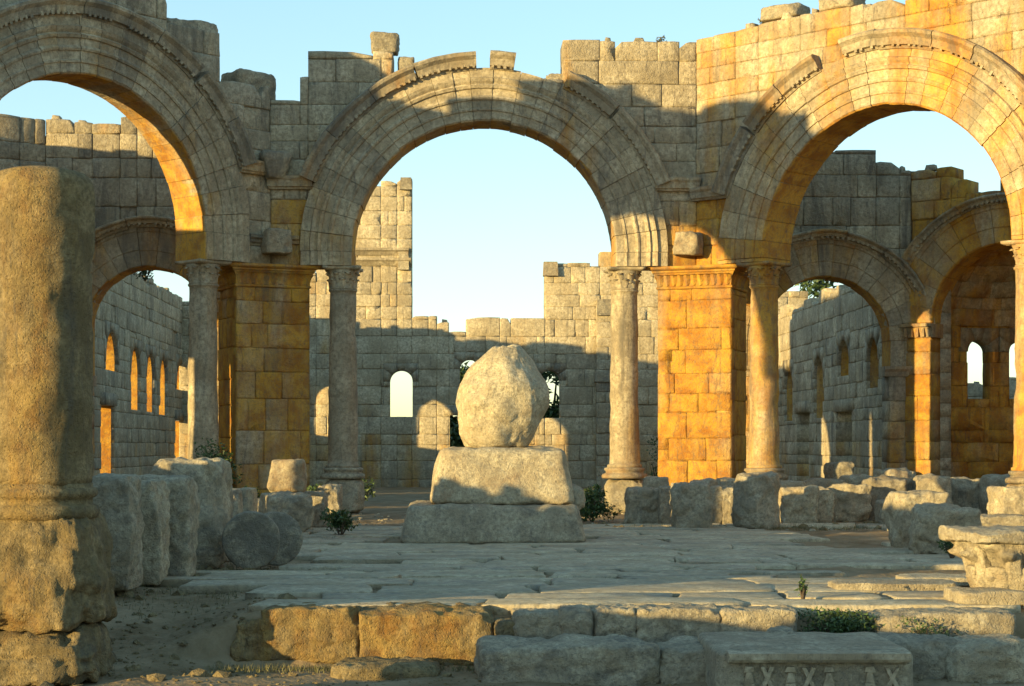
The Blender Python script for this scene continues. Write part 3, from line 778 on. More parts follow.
    mb = MB(); masonry(mb, dm, 0, L_, zc2, zc2+Ra*1.45, .6, ch=.5, bw=1.0, colf=lambda u, z, r: rc(.55, .1, .75, r), seed=270+s, core=True)
    mb.build('half_dome', M_WALL, oa)
exedra(1, 'dark masonry wall with small arch seen through the right great arch', 'golden apse with curved wall and half dome at the right edge')
exedra(-1, 'masonry wall with small ochre arch seen through the left great arch', 'shaded wall and apse behind the broken column at the left edge')

fw = Frame((-18.0, 9.6), (0, 1)); ow = empty('aisle_wall', fw(0, 0, 0), 'unseen wall with small arch west of the left great arch, lengthened to block sun', 'arch')
mb = MB(); masonry(mb, fw, -6.2, 4.6, -.1, 11.6, .9, ch=.66, bw=1.1, circ=[(0, 5.3, 2.3)], seed=290, openings=[(-5.3, -3.6, -.2, 5.6)], top=top_fn([(-99, -3.1, 8.9), (-3.1, 99, 11.4)]), breaks=[-3.1], colf=lambda u, z, r: rc(.2, .3, .5, r)); mb.build('masonry', M_WALL, ow)  # south end and stepped top added to shape sun on the left arch
plain_arch(fw, 0, 1.88, 5.3, 3.9, ow, .3, .3, 1.12, 291)
# ------------------------------------------------------------------ basilica beyond
def wall_thing(name, fr, u0, u1, ztop, thick, label, wins, doors, steps, seed, colf, ch=.55, bw=1.0, cat='wall', lit_tint=0):
    o = empty(name, fr((u0+u1)/2, 0, 0), label, cat)
    ops = []; mb = MB()
    for (a, b, z0, z1) in wins:
        h = (b-a)/2; zs = z1-h; m = .26
        ops += [(a, b, z0, zs+.001), (a-m, b+m, zs, z1+.3)]
        arch_head(mb, fr, (a+b)/2, h, zs, 0, thick, (.5, .2, .35), margin=m, over=.3)
    for d in doors: ops.append(d)
    masonry(mb, fr, u0, u1, -.1, ztop, thick, ch=ch, bw=bw, openings=ops, top=top_fn(steps) if steps else None, seed=seed, colf=colf, breaks=[q[1] for q in steps[:-1]] if steps else ())
    if lit_tint:  # orange lining paints sunlight onto the inner sides of windows and doors
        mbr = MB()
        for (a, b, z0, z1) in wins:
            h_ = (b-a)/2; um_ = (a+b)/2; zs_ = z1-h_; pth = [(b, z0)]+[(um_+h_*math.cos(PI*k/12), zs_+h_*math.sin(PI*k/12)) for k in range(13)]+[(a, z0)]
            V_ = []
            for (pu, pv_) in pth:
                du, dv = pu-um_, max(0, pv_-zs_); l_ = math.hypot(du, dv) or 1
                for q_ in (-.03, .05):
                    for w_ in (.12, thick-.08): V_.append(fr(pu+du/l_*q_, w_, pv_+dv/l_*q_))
            mbr.add(V_, [(k*4+c_[0], k*4+c_[1], k*4+4+c_[1], k*4+4+c_[0]) for k in range(len(pth)-1) for c_ in ((0, 1), (1, 3), (3, 2), (2, 0))], (.6, lit_tint, .05))
        for d in doors: boxw(mbr, fr, d[1]-.03, d[1]+.05, .12, thick-.08, 0, d[3]-.02, (.6, lit_tint, .05))
        mbr.build('sunlit_lining', M_WALL, o, smooth=False)
    for d in doors:        # lintels
        boxw(mb, fr, d[0]-.25, d[1]+.25, -.06, thick*.5, d[3]-.01, d[3]+.42, rc(.2, .4), .01)
    mb.build('masonry', M_WALL, o)
    return o
def rag(fr, u0, u1, z, amp, seed, wd=1.3):
    r = random.Random(seed); out = []; u = u0
    while u < u1:
        d = wd*r.uniform(.6, 1.5); out.append((u, u+d, z+r.choice((-1, 0, 0, 0, .6, 1))*amp)); u += d
    return out
YB = 45.0
# right aisle outer wall: runs away along +y; Frame t must run left->right as seen from the court side
frR = Frame((12.95, YB), (0, -1)); frL = Frame((-12.75, YA), (0, 1))
def win(fr, x, y0, y1, hw): 
    a, z1 = fr.px(x-hw, y0); b, _ = fr.px(x+hw, y0); z0 = fr.px(x, y1)[1]; z1 = fr.px(x, y0)[1]
    a, b = min(a, b), max(a, b); return (a, b, z0, z1)
cool = lambda u, z, r: rc(.05 if z > 2 else .3, .18, .7, r)
wl = [win(frL, 112, 331, 370, 6), win(frL, 136, 347, 410, 4.6), win(frL, 151, 353, 412, 4), win(frL, 164, 357, 415, 3.6), win(frL, 181, 362, 390, 4)]
dl = [win(frL, 108, 405, 500, 6.5)[:2]+(-.1, win(frL, 108, 405, 500, 6)[3]), win(frL, 180, 420, 470, 4.5)[:2]+(-.1, win(frL, 180, 420, 470, 4)[3])]
hl = frL.px(170, 291)[1]
wall_thing('aisle_side_wall', frL, 0, YB-YA, hl+1, 1.0, 'long blue grey wall with lit slit windows seen through the left small arch', wl, dl, rag(frL, 0, YB-YA, hl, .22, 5), 301, cool, lit_tint=.95)
wr = [win(frR, 788, 367, 421, 4), win(frR, 818, 356, 418, 4.5), win(frR, 843, 339, 376, 5.5), win(frR, 872, 337, 388, 5.5)]
dr_ = [win(frR, 803, 409, 470, 6)[:2]+(-.1, win(frR, 803, 412, 470, 6)[3]), win(frR, 844, 411, 470, 8)[:2]+(-.1, win(frR, 844, 411, 470, 8)[3])]
hr = frR.px(840, 290)[1]
wall_thing('aisle_side_wall', frR, 0, YB-YA, hr+1, 1.0, 'long grey wall with arched windows seen through the right small arch', wr, dr_, rag(frR, 0, YB-YA, hr, .3, 6, 1.1), 302, cool, lit_tint=.6)
fb = Frame((0, YB), (1, 0))
stb = step_px(fb, [(100, 300, 300), (300, 316, 268), (316, 381, 186), (381, 397, 181), (397, 412, 178), (412, 437, 316), (437, 449, 322), (449, 466, 331), (466, 500, 317), (500, 545, 318), (545, 600, 263), (600, 618, 252), (618, 662, 262), (662, 800, 300)])
wb = [win(fb, 401, 370, 416, 11.5), win(fb, 550, 370, 418, 10.5), win(fb, 470, 359, 392, 10)]
db = [fb.px(450, 415)[:1]+fb.px(472, 415)[:1]+(-.1, fb.px(460, 415)[1])]
bw_o = wall_thing('end_wall', fb, -12.9, 12.9, max(q[2] for q in stb)+.01, 1.1, 'distant ruined end wall with arched windows seen through the central arch', wb, db, stb, 303, lambda u, z, r: rc(.12 if z > 2.2 else .4, .04, .85, r), ch=.62, bw=1.25)
mb = MB()
for (x0, x1, y) in ((352, 409, 252), (352, 411, 262)):
    a = fb.px(x0, y)[0]; b, z = fb.px(x1, y); sweep_line(mb, fb, [(.3, z-.15), (-.06, z-.15), (-.16, z), (-.24, z+.06), (-.24, z+.16), (.3, z+.18)], a, b, rc(.1, .3))
mb.build('cornice', M_ARCH, bw_o, smooth=False)
mb = MB(); a = fb.px(596, 300); b = fb.px(615, 300)
masonry(mb, fb, a[0], b[0], -.1, a[1], .5, ch=.6, bw=1.2, w0=-.4, seed=306, colf=lambda u, z, r: rc(.2, .3, .5, r)); mb.build('half_column', M_WALL, bw_o)
for (x0, x1, y0, y1) in ((596, 615, 300, 316), (543, 558, 262, 276), (400, 412, 178, 190), (398, 409, 252, 270), (594, 612, 372, 382)):
    a = fb.px(x0, y1); b = fb.px(x1, y0); mb = MB(); pf = [(a[0], a[1]), (b[0], a[1]), (b[0], b[1]), (a[0], b[1])]
    boxw(mb, fb, a[0], b[0], -.5 if y0 > 290 else -.22, .3, a[1], b[1], rc(.2, .4), .03); mb.build('corbel_block', M_ROCK, bw_o, smooth=False)
# rear outer wall seen through the door, and trees
# ------------------------------------------------------------------ pedestal and boulder
ped = empty('pedestal', (0, 0, 0), 'two-stepped weathered stone pedestal in the middle of the court', 'pedestal')
rock('lower_step', (-.12, -.05, -.03), (3.56, 3.3, .76), M_ROCK, e=12, a1=.03, a2=.02, n=34, seed=3, taper=(.90, .90), parent=ped, col=(.5, .12, .35), chips=0)
rock('upper_block', (.06, 0, .70), (2.78, 2.6, 1.08), M_ROCK, e=11, a1=.03, a2=.02, n=34, seed=5, taper=(.87, .87), parent=ped, col=(.8, .2, .1), chips=0)
rock('shoulder', (1.28, .1, .55), (.72, 2.0, .50), M_ROCK, e=5, a1=.1, a2=.03, n=22, seed=6, parent=ped, col=(.5, .15, .3), chips=4)
def bprof(h):
    pts = [(0, .80), (.1, .86), (.28, .95), (.46, 1.03), (.6, 1.0), (.76, .84), (.9, .60), (.97, .46), (1, .38)]
    for (a, x), (b, y) in zip(pts[:-1], pts[1:]):
        if a <= h <= b: return x+(y-x)*(h-a)/(b-a)
    return pts[0][1] if h < 0 else pts[-1][1]
rock('boulder', (-.02, 0, 1.74), (1.60, 1.5, 2.08), M_ROCK, e=9, a1=.07, a2=.022, n=36, seed=8, cyl=True, profile=bprof, lean=(.085, 0), label='big egg-shaped boulder standing on the pedestal under the central arch', cat='boulder', col=(.95, .05, 0), chips=1)

# ------------------------------------------------------------------ collapsed near-left side of the octagon; unseen low walls added to cast shade
rw_o = empty('shade_wall', (-9.5, -11, 0), 'unseen low wall added left of the court to cast shade', 'wall')
for i, ((x0, y0), (x1, y1), h_) in enumerate((((-14, -5.8), (-7.7, -12.3), 2.15), ((-7.7, -12.3), (-7.35, -17.3), 2.7))):
    f_ = Frame((x0, y0), (x1-x0, y1-y0)); L_ = math.hypot(x1-x0, y1-y0); mb = MB()
    f_.n = -f_.n; tp = rag(f_, 0, L_, h_, .28, 15+i, 1.1); masonry(mb, f_, 0, L_, -.6, h_+.35, .8, ch=.6, bw=1.1, top=top_fn(tp), seed=500+i, breaks=[q[1] for q in tp[:-1]]); mb.build('masonry', M_WALL, rw_o)
f_ = Frame((-6.0, -19.15), (.03, -1)); rw2 = empty('shade_wall', f_(3, 0, -.6), 'unseen knee-high wall added left of the forecourt to cast shade', 'wall')  # second added wall, keeps the low sun off the right-hand kerb
mb = MB(); tp = [(-99, 1.0, .80), (1.0, 2.3, .88), (2.3, 3.4, 1.0), (3.4, 4.8, 1.1), (4.8, 99, 1.25)]
masonry(mb, f_, 0, 7.0, -.7, 1.26, .7, ch=.5, bw=1.0, top=top_fn(tp), seed=520, breaks=[q[1] for q in tp[:-1]]); mb.build('masonry', M_WALL, rw2)
# ------------------------------------------------------------------ broken column at the left
Zs = 18.9; pc = pz(40, 500, Zs+.4)
bc = empty('broken_column', (pc.x, pc.y, -.55), 'broken thick column stump on a rough rock at the left edge', 'column')
mb = MB(); prof = []
for i in range(46):
    t = i/45; z = 1.42+(4.73-1.42)*t; rr_ = .545+.015*math.sin(t*9)
    if t > .955: rr_ *= (1-((t-.955)/.045)**2*.16)
    prof.append((rr_, z))
prof += [(.33, 4.77), (.12, 4.80)]
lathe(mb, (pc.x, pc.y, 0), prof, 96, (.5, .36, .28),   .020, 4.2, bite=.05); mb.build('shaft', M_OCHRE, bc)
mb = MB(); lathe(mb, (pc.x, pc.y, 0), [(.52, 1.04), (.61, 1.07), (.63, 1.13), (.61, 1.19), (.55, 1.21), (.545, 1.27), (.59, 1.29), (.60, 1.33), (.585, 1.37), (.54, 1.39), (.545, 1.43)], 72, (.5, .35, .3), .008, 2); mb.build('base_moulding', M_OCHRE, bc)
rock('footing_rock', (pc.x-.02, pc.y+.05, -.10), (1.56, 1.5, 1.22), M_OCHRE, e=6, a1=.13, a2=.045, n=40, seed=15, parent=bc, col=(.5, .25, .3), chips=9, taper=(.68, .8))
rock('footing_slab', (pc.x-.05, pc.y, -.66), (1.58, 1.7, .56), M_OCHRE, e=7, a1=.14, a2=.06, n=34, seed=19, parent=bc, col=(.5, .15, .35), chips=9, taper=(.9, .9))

# ------------------------------------------------------------------ left row of standing stones and drums
LS = [  # name, x0,y0,x1,y1, depth, label, kwargs
 ('standing_stone', 86, 476, 128, 590, .8, 'tall rough upright stone directly right of the broken column', dict(e=5, a1=.09)),
 ('standing_stone', 118, 482, 158, 583, .9, 'upright slab second right of the broken column, with flat face', dict(e=8, lean=(-.03, 0))),
 ('standing_stone', 134, 478, 184, 577, 1.0, 'broad upright slab in front of the tallest round-topped one', dict(e=7)),
 ('standing_stone', 152, 462, 216, 566, 1.1, 'tallest pale upright slab with rounded top in the left row', dict(e=6, a1=.07)),
 ('standing_stone', 211, 486, 226, 560, .8, 'thin upright stone just left of the round drums', dict(e=8)),
 ('standing_stone', 222, 490, 237, 545, .8, 'narrow upright stone behind the round drums', dict(e=8)),
 ('standing_stone', 236, 489, 251, 540, .8, 'small upright stone above the gap of the round drums', dict(e=9)),
 ('fallen_block', 262, 495, 302, 534, 1.2, 'squared block leaning behind the right round drum', dict(e=9, rotz=.3)),
 ('fallen_block', 296, 492, 322, 528, 1.2, 'upright squared block with sunny left corner beside the left court edge', dict(e=9)),
 ('fallen_block', 316, 486, 338, 520, 1.0, 'small block before the pedestal of the grey brown column', dict(e=9)),
 ('fallen_block', 332, 483, 356, 512, .9, 'far block at the foot of the grey brown column', dict(e=8)),
]
for i, (nm, x0, y0, x1, y1, d, lab, kw) in enumerate(LS):
    kw = dict(dict(a1=.045, a2=.04, n=30, chips=7), **kw); kw['e'] = kw['e']*2; kw['dw'] = 1.12
    rpx(nm, x0, y0, x1, y1, d, lab, 20+i, cat='stone', group='stones lined up at the left of the court', col=rc(.06, .38), **kw)
rpx('yellow_block', 267, 462, 303, 492, .8, 'sunlit yellow block perched on the left row of stones', 33, z0=.85, Z=39, e=7, col=(.7, .45, .1), a1=.07, a2=.03, group='stones lined up at the left of the court')
rpx('fallen_block', 262, 490, 306, 520, 1.0, 'low block carrying the sunlit yellow block', 34, z0=0, Z=38.6, e=8, col=rc(.1, .3), a1=.06, a2=.02, group='stones lined up at the left of the court')
rpx('fallen_block', 240, 478, 268, 505, .9, 'pale low stone left of the sunlit yellow block', 35, z0=0, Z=40, e=7, col=rc(.1, .2), a1=.06, a2=.02, group='stones lined up at the left of the court')
for (x, y, rad, Z, rz, lab, sd_) in ((251, 538, .43, 27.2, .12, 'front round column drum lying on edge in the left row', 41), (275, 536, .41, 28.0, .22, 'rear round column drum half hidden by the front one', 42)):
    p = pz(x, y, Z); rock('column_drum', (p.x, p.y, rad-.02), (2*rad, 2*rad, .34), M_ROCK, e=24, a1=.02, a2=.03, n=26, seed=sd_, cyl=True, rot=(PI/2, 0, 0), rotz=rz, label=lab, cat='column drum', col=(.35, .02, .75), chips=1, group='column drums at the left')

# right row
RS = [
 ('fallen_block', 627, 489, 662, 524, .8, 'squared upright block first right of the pale sunlit column', dict(e=10)),
 ('standing_stone', 660, 487, 680, 525, .8, 'narrow stone between squared block and inscribed-looking block', dict(e=8)),
 ('standing_stone', 675, 484, 712, 529, .8, 'rough block with ribbed face before the golden pier', dict(e=8, lean=(-.04, 0))),
 ('standing_stone', 706, 486, 726, 524, .7, 'dark narrow stone left of the rounded drum stone', dict(e=8)),
 ('standing_stone', 722, 487, 740, 524, .7, 'small grey stone touching the rounded drum stone', dict(e=8)),
 ('drum_stone', 736, 474, 783, 528, .95, 'large rounded drum stone standing before the golden column', dict(cyl=True, e=7, taper=(.9, .9))),
 ('fallen_block', 782, 488, 818, 524, .8, 'block with ridged face right of the rounded drum stone', dict(e=8)),
 ('standing_stone', 814, 488, 834, 522, .8, 'dark small stone in the middle of the right row', dict(e=7)),
 ('fallen_block', 830, 486, 872, 521, .9, 'wide pale block right of the dark small stone', dict(e=9)),
 ('fallen_block', 868, 479, 908, 520, 1.0, 'rough sunny block at the right end of the row', dict(e=6, a1=.09)),
 ('fallen_boulder', 880, 500, 902, 525, .7, 'small smooth boulder below the rough sunny block', dict(e=3.5)),
 ('fallen_block', 897, 493, 946, 549, .95, 'big squared block with sunny left face in the right heap', dict(e=9)),
 ('fallen_boulder', 918, 508, 982, 554, 1.0, 'big rounded boulder leaning on the squared block at right', dict(e=4, a1=.1)),
 ('fallen_block', 976, 516, 1030, 533, 1.0, 'low flat block behind the carved capital', dict(e=8)),
 ('fallen_block', 940, 486, 976, 515, 1.0, 'squared block behind the big rounded boulder', dict(e=9)),
 ('fallen_block', 972, 484, 1012, 517, 1.0, 'light block right of the one behind the rounded boulder', dict(e=8)),
 ('fallen_block', 1000, 487, 1050, 527, 1.1, 'block cut by the right edge behind the capital', dict(e=7)),
]
for i, (nm, x0, y0, x1, y1, d, lab, kw) in enumerate(RS):
    kw = dict(dict(a1=.05, a2=.04, n=26, chips=7), **kw); kw['e'] = kw['e']*1.9
    rpx(nm, x0, y0, x1, y1, d, lab, 50+i, cat='stone', group='stones lined up at the right of the court', col=rc(.16, .26), **kw)
RS2 = [(645, 477, 668, 496, 44), (765, 482, 800, 502, 45), (800, 480, 842, 503, 46), (842, 475, 872, 500, 47), (880, 470, 915, 498, 46), (915, 476, 950, 500, 45), (950, 478, 985, 500, 46), (985, 476, 1024, 500, 45), (690, 480, 715, 499, 45), (716, 479, 738, 498, 46), (828, 462, 850, 478, 52)]
LB2 = ['rear rubble block beside the pale sunlit column', 'rear rubble block behind the ridged block', 'wide rear block behind the dark small stone', 'rear block at the foot of the small right arch', 'rear block at the foot of the apse pilaster', 'rear block left in front of the apse', 'rear block in front of the apse middle', 'rear block in front of the apse at the right edge', 'rear rubble block before the left half of the golden pier', 'rear rubble block before the right half of the golden pier', 'far stone inside the small right arch']
for i, ((x0, y0, x1, y1, Z), lab) in enumerate(zip(RS2, LB2)):
    h = CH-(y0-YH)/F*Z; wdt = (x1-x0)/F*Z; p = pz((x0+x1)/2, 480, Z)
    rock('rubble_block', (p.x, p.y, -.05), (wdt, .9, h+.05), M_ROCK, e=11, a1=.08, a2=.035, n=20, seed=80+i, rotz=rnd.uniform(-.3, .3), label=lab, cat='stone', col=rc(.2, .25), group='rear rubble blocks at the right')

# ------------------------------------------------------------------ kerb of the court
KS = [(230, 617, 277, 656, .55, 'crumbled first kerb stone at the left end of the step', dict(e=3.6, a1=.12)),
      (262, 608, 359, 652, .8, 'long sunlit kerb stone second from the left', dict(e=12)),
      (360, 608, 493, 657, .8, 'longest sunlit kerb stone left of the crack', dict(e=12)),
      (495, 620, 517, 642, .5, 'tiny kerb stone just right of the longest one', dict(e=5)),
      (514, 611, 562, 640, .6, 'rough low kerb stone right of the tiny one', dict(e=6)),
      (560, 608, 593, 638, .6, 'dark rounded kerb stone near the middle', dict(e=4)),
      (593, 608, 637, 638, .7, 'short squared kerb stone right of the dark rounded one', dict(e=10)),
      (637, 608, 721, 640, .8, 'long grey kerb stone right of the short squared one', dict(e=11)),
      (722, 609, 798, 637, .8, 'grey kerb stone directly left of the weeds', dict(e=10)),
      (880, 612, 1018, 638, .8, 'long low kerb stone right of the weeds', dict(e=9))]
for i, (x0, y0, x1, y1, d, lab, kw) in enumerate(KS):
    Z = 20.1; p = pz((x0+x1)/2, 608, Z); zt = CH-(y0-YH)/F*Z-.01; zb = CH-(y1-YH)/F*Z-.12
    kw = dict(dict(a1=.03, a2=.035, n=34, chips=4), **kw); kw['e'] = kw['e']*1.6
    rock('kerb_stone', (p.x, p.y+d/2, zb), ((x1-x0+2)/F*Z, d, zt-zb), M_OCHRE if x1 < 520 else M_ROCK, seed=100+i, label=lab, cat='kerb stone', col=(rnd.uniform(.4, .6), .42 if x1 < 500 else .15, .2 if x1 < 500 else .4), group='kerb stones of the court step', **kw)
LOW = [(478, 642, 662, 690, 18.9, 1.0, 'broad low slab below the middle of the kerb', dict(e=6, a1=.07)), (660, 645, 722, 684, 19.0, .9, 'rough low stone left of the carved lintel', dict(e=5)),
       (872, 638, 966, 682, 19.2, .9, 'low rough stone behind the carved lintel at right', dict(e=5)), (955, 640, 1040, 690, 19.0, 1.0, 'rough stone in the bottom right corner', dict(e=5)), (770, 628, 800, 645, 19.5, .5, 'little stone between kerb and carved lintel', dict(e=4)),
       (330, 662, 440, 676, 19.2, .8, 'flat half buried stone in front of the sunlit kerb', dict(e=4)), (128, 452, 129, 453, 40, .1, '', None)]
for i, (x0, y0, x1, y1, Z, d, lab, kw) in enumerate(LOW):
    if kw is None: continue
    p = pz((x0+x1)/2, y0, Z); zt = CH-(y0-YH)/F*(Z+.3)
    kw = dict(dict(a1=.06, a2=.035, n=30, chips=6), **kw); kw['e'] = kw['e']*1.6
    rock('low_stone', (p.x, p.y+d/2, -.85), ((x1-x0)/F*Z, d, zt+.85), M_OCHRE if x1 < 450 else M_ROCK, seed=120+i, label=lab, cat='stone', col=rc(.08, .35), group='low stones in front of the kerb', **kw)
# carved lintel
Zf = 17.9; pa = pz(720, 655, Zf); pb = pz(920, 655, Zf)
ln = empty('carved_lintel', ((pa.x+pb.x)/2, pa.y, -.8), 'fallen lintel block with carved frieze at the bottom right', 'carved block')
wl_ = (pb-pa).length; zt = CH-(652-YH)/F*Zf
rock('block', ((pa.x+pb.x)/2, pa.y+.95, -.85), (wl_, 1.9, zt+.86), M_ROCK, e=16, a1=.015, a2=.008, n=26, seed=140, parent=ln, col=(.5, .05, .3), chips=1, rotz=-.03)
fl_ = Frame(((pa.x+pb.x)/2, pa.y-.0), (math.cos(-.03), math.sin(-.03))); mb = MB()
sweep_line(mb, fl_, [(.1, zt-.10), (-.08, zt-.10), (-.10, zt-.07), (-.10, zt-.01), (.1, zt+.004)], -wl_/2+.08, wl_/2-.10, (.5, .05, .3), .004, .1)
nn = 8
for i in range(nn):
    u = -wl_/2+.18+(wl_-.36)*(i+.5)/nn; hw = (wl_-.36)/nn/2*.92; z0 = zt-.37+rnd.uniform(-.015, .015); z1 = zt-.14+rnd.uniform(-.02, .01); u += rnd.uniform(-.015, .015); zm = (z0+z1)/2; rr_ = (z1-z0)/2
    if rnd.random() < .08: continue
    if i % 2: shp = [[(-.95, -1), (-.35, -1), (.95, 1), (.35, 1)], [(.35, -1), (.95, -1), (-.35, 1), (-.95, 1)]]
    else: shp = [[(-.75, -1), (.75, -1), (.62, -.55), (-.62, -.55)], [(-.6, -.5), (.6, -.5), (.3, .45), (-.3, .45)], [(-.7, .5), (.7, .5), (.5, 1), (-.5, 1)]]
    for sh in shp:
        q = [(u+x*hw*.9+rnd.uniform(-.006, .006), zm+z*rr_+rnd.uniform(-.006, .006)) for x, z in sh]
        V = [fl_(x, .02, z) for x, z in q]+[fl_((x-u)*.92+u, -rnd.uniform(.03, .05), (z-zm)*.92+zm) for x, z in q]
        mb.add(V, [(4, 5, 6, 7), (0, 1, 5, 4), (1, 2, 6, 5), (2, 3, 7, 6), (3, 0, 4, 7)], (.55, .05, .2))
sweep_line(mb, fl_, [(.1, zt-.44), (-.08, zt-.44), (-.08, zt-.40), (.1, zt-.395)], -wl_/2+.08, wl_/2-.10, (.5, .05, .3), .004, .1)
mb.build('frieze', M_ARCH, ln, smooth=False)
# big acanthus capital at the right
pcap = pz(1022, 600, 21.4); oc = empty('fallen_capital', (pcap.x, pcap.y+.3, 0), 'large carved leafy capital standing on the paving at the right edge', 'capital')
mb = MB(); cpx, cpy = pcap.x, pcap.y+.35; V = []; nr, nz_ = 112, 22
for k in range(nz_+1):
    t = k/nz_; z = .70*t
    for i in range(nr):
        a = 2*PI*i/nr; fl2 = .38+.06*t+.24*t**1.8
        lf1 = max(0, math.cos(8*a))**.7; lf2 = max(0, -math.cos(8*a))**.7
        e1 = math.exp(-((t-.40)/.10)**2)*.12*lf1 + (.06*lf1 if t < .42 else 0); e2 = math.exp(-((t-.80)/.10)**2)*.15*lf2 + (.06*lf2 if .2 < t < .82 else 0)
        vein = .012*math.cos(40*a); vol = math.exp(-((t-.95)/.10)**2)*.13*max(0, math.cos(2*(a-.12)*2+PI))**2
        q = Vector((math.cos(a), math.sin(a), t*2)); rr_ = fl2-.04-.03*(abs(math.sin(4*a)) < .22)*(t < .85)+e1+e2+vein*1.4+vol+.025*noise.fractal(q*2.5, 1.0, 2.0, 4)
        V.append(Vector((cpx+math.cos(a)*rr_, cpy+math.sin(a)*rr_, z-.02)))
Fc = [(k*nr+i, k*nr+(i+1) % nr, (k+1)*nr+(i+1) % nr, (k+1)*nr+i) for k in range(nz_) for i in range(nr)]+[tuple(range(nr-1, -1, -1)), tuple(range(nz_*nr, nz_*nr+nr))]
mb.add(V, Fc, (.5, .2, .4)); mb.build('acanthus_bell', M_ROCK, oc)
for i in range(8):
    for (da, rad_, hh_, ww_, ln_, z_) in ((0, .40, .40, .27, .32, 0), (PI/8, .40, .66, .17, .30, 0)):
        a = 2*PI*i/8+da+.12; ox_, oy_ = math.cos(a)*rad_, math.sin(a)*rad_
        rock('leaf', (cpx+ox_, cpy+oy_, z_), (ww_, .13, hh_), M_ROCK, e=4, a1=.10, a2=.06, n=12, seed=200+i*3+int(da*9), rotz=a+PI/2, taper=(1.15, 1.5), lean=(0, -ln_*.75), parent=oc, col=(.6, .2, .25), chips=1)
rock('abacus', (cpx, cpy, .68), (1.40, 1.34, .15), M_ROCK, e=12, a1=.12, a2=.06, n=28, seed=171, rotz=.15, parent=oc, col=(.5, .15, .35), chips=5)
# low lit ledges on the right of the court
for i, (x0, x1, y, Z, h, lab) in enumerate(((838, 965, 598, 22.6, .10, 'thin raised ledge slab at the right front of the court'), (905, 1000, 588, 23.8, .09, 'second thin ledge slab behind the first at right'), (960, 1030, 606, 20.8, .14, 'ledge slab under the large capital'))):
    p = pz((x0+x1)/2, y, Z); rock('ledge_slab', (p.x, p.y+.4, -.02), ((x1-x0)/F*Z, .8, h+.03), M_ROCK, e=9, a1=.08, a2=.03, n=16, seed=150+i, label=lab, cat='slab', col=rc(.2, .1))

# ------------------------------------------------------------------ plants
def leaves(mb, c, rad, n, sz, r, flat=1.0):
    for _ in range(n):
        d = Vector((r.gauss(0, 1), r.gauss(0, 1), r.gauss(0, 1))).normalized()*(r.random()**.45)
        p = Vector(c)+Vector((d.x*rad[0], d.y*rad[1], d.z*rad[2]))
        a = Vector((r.uniform(-1, 1), r.uniform(-1, 1), r.uniform(-.6, 1))).normalized(); b = a.cross(Vector((r.uniform(-1, 1), r.uniform(-1, 1), r.uniform(-1, 1)))).normalized()
        s = sz*r.uniform(.6, 1.3); v = r.random()
        mb.add([p-b*s*.28, p+a*s*.5-b*s*.1+Vector((0, 0, s*.05)), p+a*s, p+b*s*.28], [(0, 1, 2, 3)], (v, v, v))
def bush(name, p, size, label, seed, n=900, lf=.10, mat=None, cat='bush'):
    r = random.Random(seed); o = empty(name, p, label, cat)
    mb = MB()
    for k in range(9):
        a = r.uniform(0, 2*PI); q = Vector(p)+Vector((math.cos(a)*size[0]*.35*r.random(), math.sin(a)*size[1]*.35*r.random(), size[2]*r.uniform(.25, .8)))
        leaves(mb, q, (size[0]*.26, size[1]*.26, size[2]*.26), n//9, lf, r)
    mb.build('foliage', mat or M_LEAF, o, smooth=False)
    mb = MB()
    for k in range(6):
        a = r.uniform(0, 2*PI); b = Vector(p); q = b+Vector((math.cos(a)*size[0]*.3, math.sin(a)*size[1]*.3, size[2]*.6))
        V = []
        for t, rr_ in ((b, .02), (q, .006)):
            for s in range(5): V.append(t+Vector((math.cos(s*2*PI/5)*rr_, math.sin(s*2*PI/5)*rr_, 0)))
        mb.add(V, [(s, (s+1) % 5, 5+(s+1) % 5, 5+s) for s in range(5)], (.5, .5, .5))
    mb.build('stem', M_BARK, o)
p = pz(215, 500, 45.5); bush('leafy_bush', (p.x, p.y, .4), (1.5, 1.0, 1.75), 'green bush behind the left stones at the foot of the leftmost column', 1, 1500)
p = pz(246, 500, 44.5); bush('leafy_bush', (p.x, p.y, .0), (.9, .8, .8), 'lower dark bush right of the green bush at the left pier', 11, 700)
p = pz(592, 500, 44); bush('leafy_bush', (p.x, p.y, -.05), (1.15, .9, .9), 'green bush behind the right end of the pedestal', 2, 1300)
p = pz(340, 500, 36.5); bush('leafy_bush', (p.x, p.y, -.05), (.75, .6, .62), 'small dark bush beside the left court edge', 3, 600)
p = pz(315, 500, 44.5); bush('leafy_bush', (p.x, p.y, .4), (.5, .6, .6), 'little bush between left pier and grey brown column', 4, 300)
p = pz(660, 500, 60); bush('leafy_bush', (p.x, p.y, -.05), (1.2, .9, 2.2), 'tall dark bush in the gap left of the golden pier', 5, 900)
p = pz(360, 500, 55); bush('leafy_bush', (p.x, p.y, -.05), (.9, .9, .9), 'dark bush beyond the grey brown column', 6, 600)
p = pz(838, 625, 20.3); bush('weed_clump', (p.x, p.y, -.35), (1.35, .5, .36), 'green weeds filling the gap in the kerb', 7, 2200, .045, cat='weeds')
p = pz(952, 560, 29); bush('weed_clump', (p.x, p.y, 0), (.5, .4, .4), 'weeds at the foot of the big rounded boulder', 8, 500, .06, cat='weeds')
p = pz(803, 598, 21.4); bush('weed_sprig', (p.x, p.y, .0), (.16, .14, .3), 'single green sprig growing from the paving edge', 9, 70, .06, cat='weeds')
p = pz(925, 628, 20.1); bush('weed_clump', (p.x, p.y-.1, -.4), (.8, .3, .34), 'sparse weeds below the long low kerb stone at right', 10, 400, .04, cat='weeds')
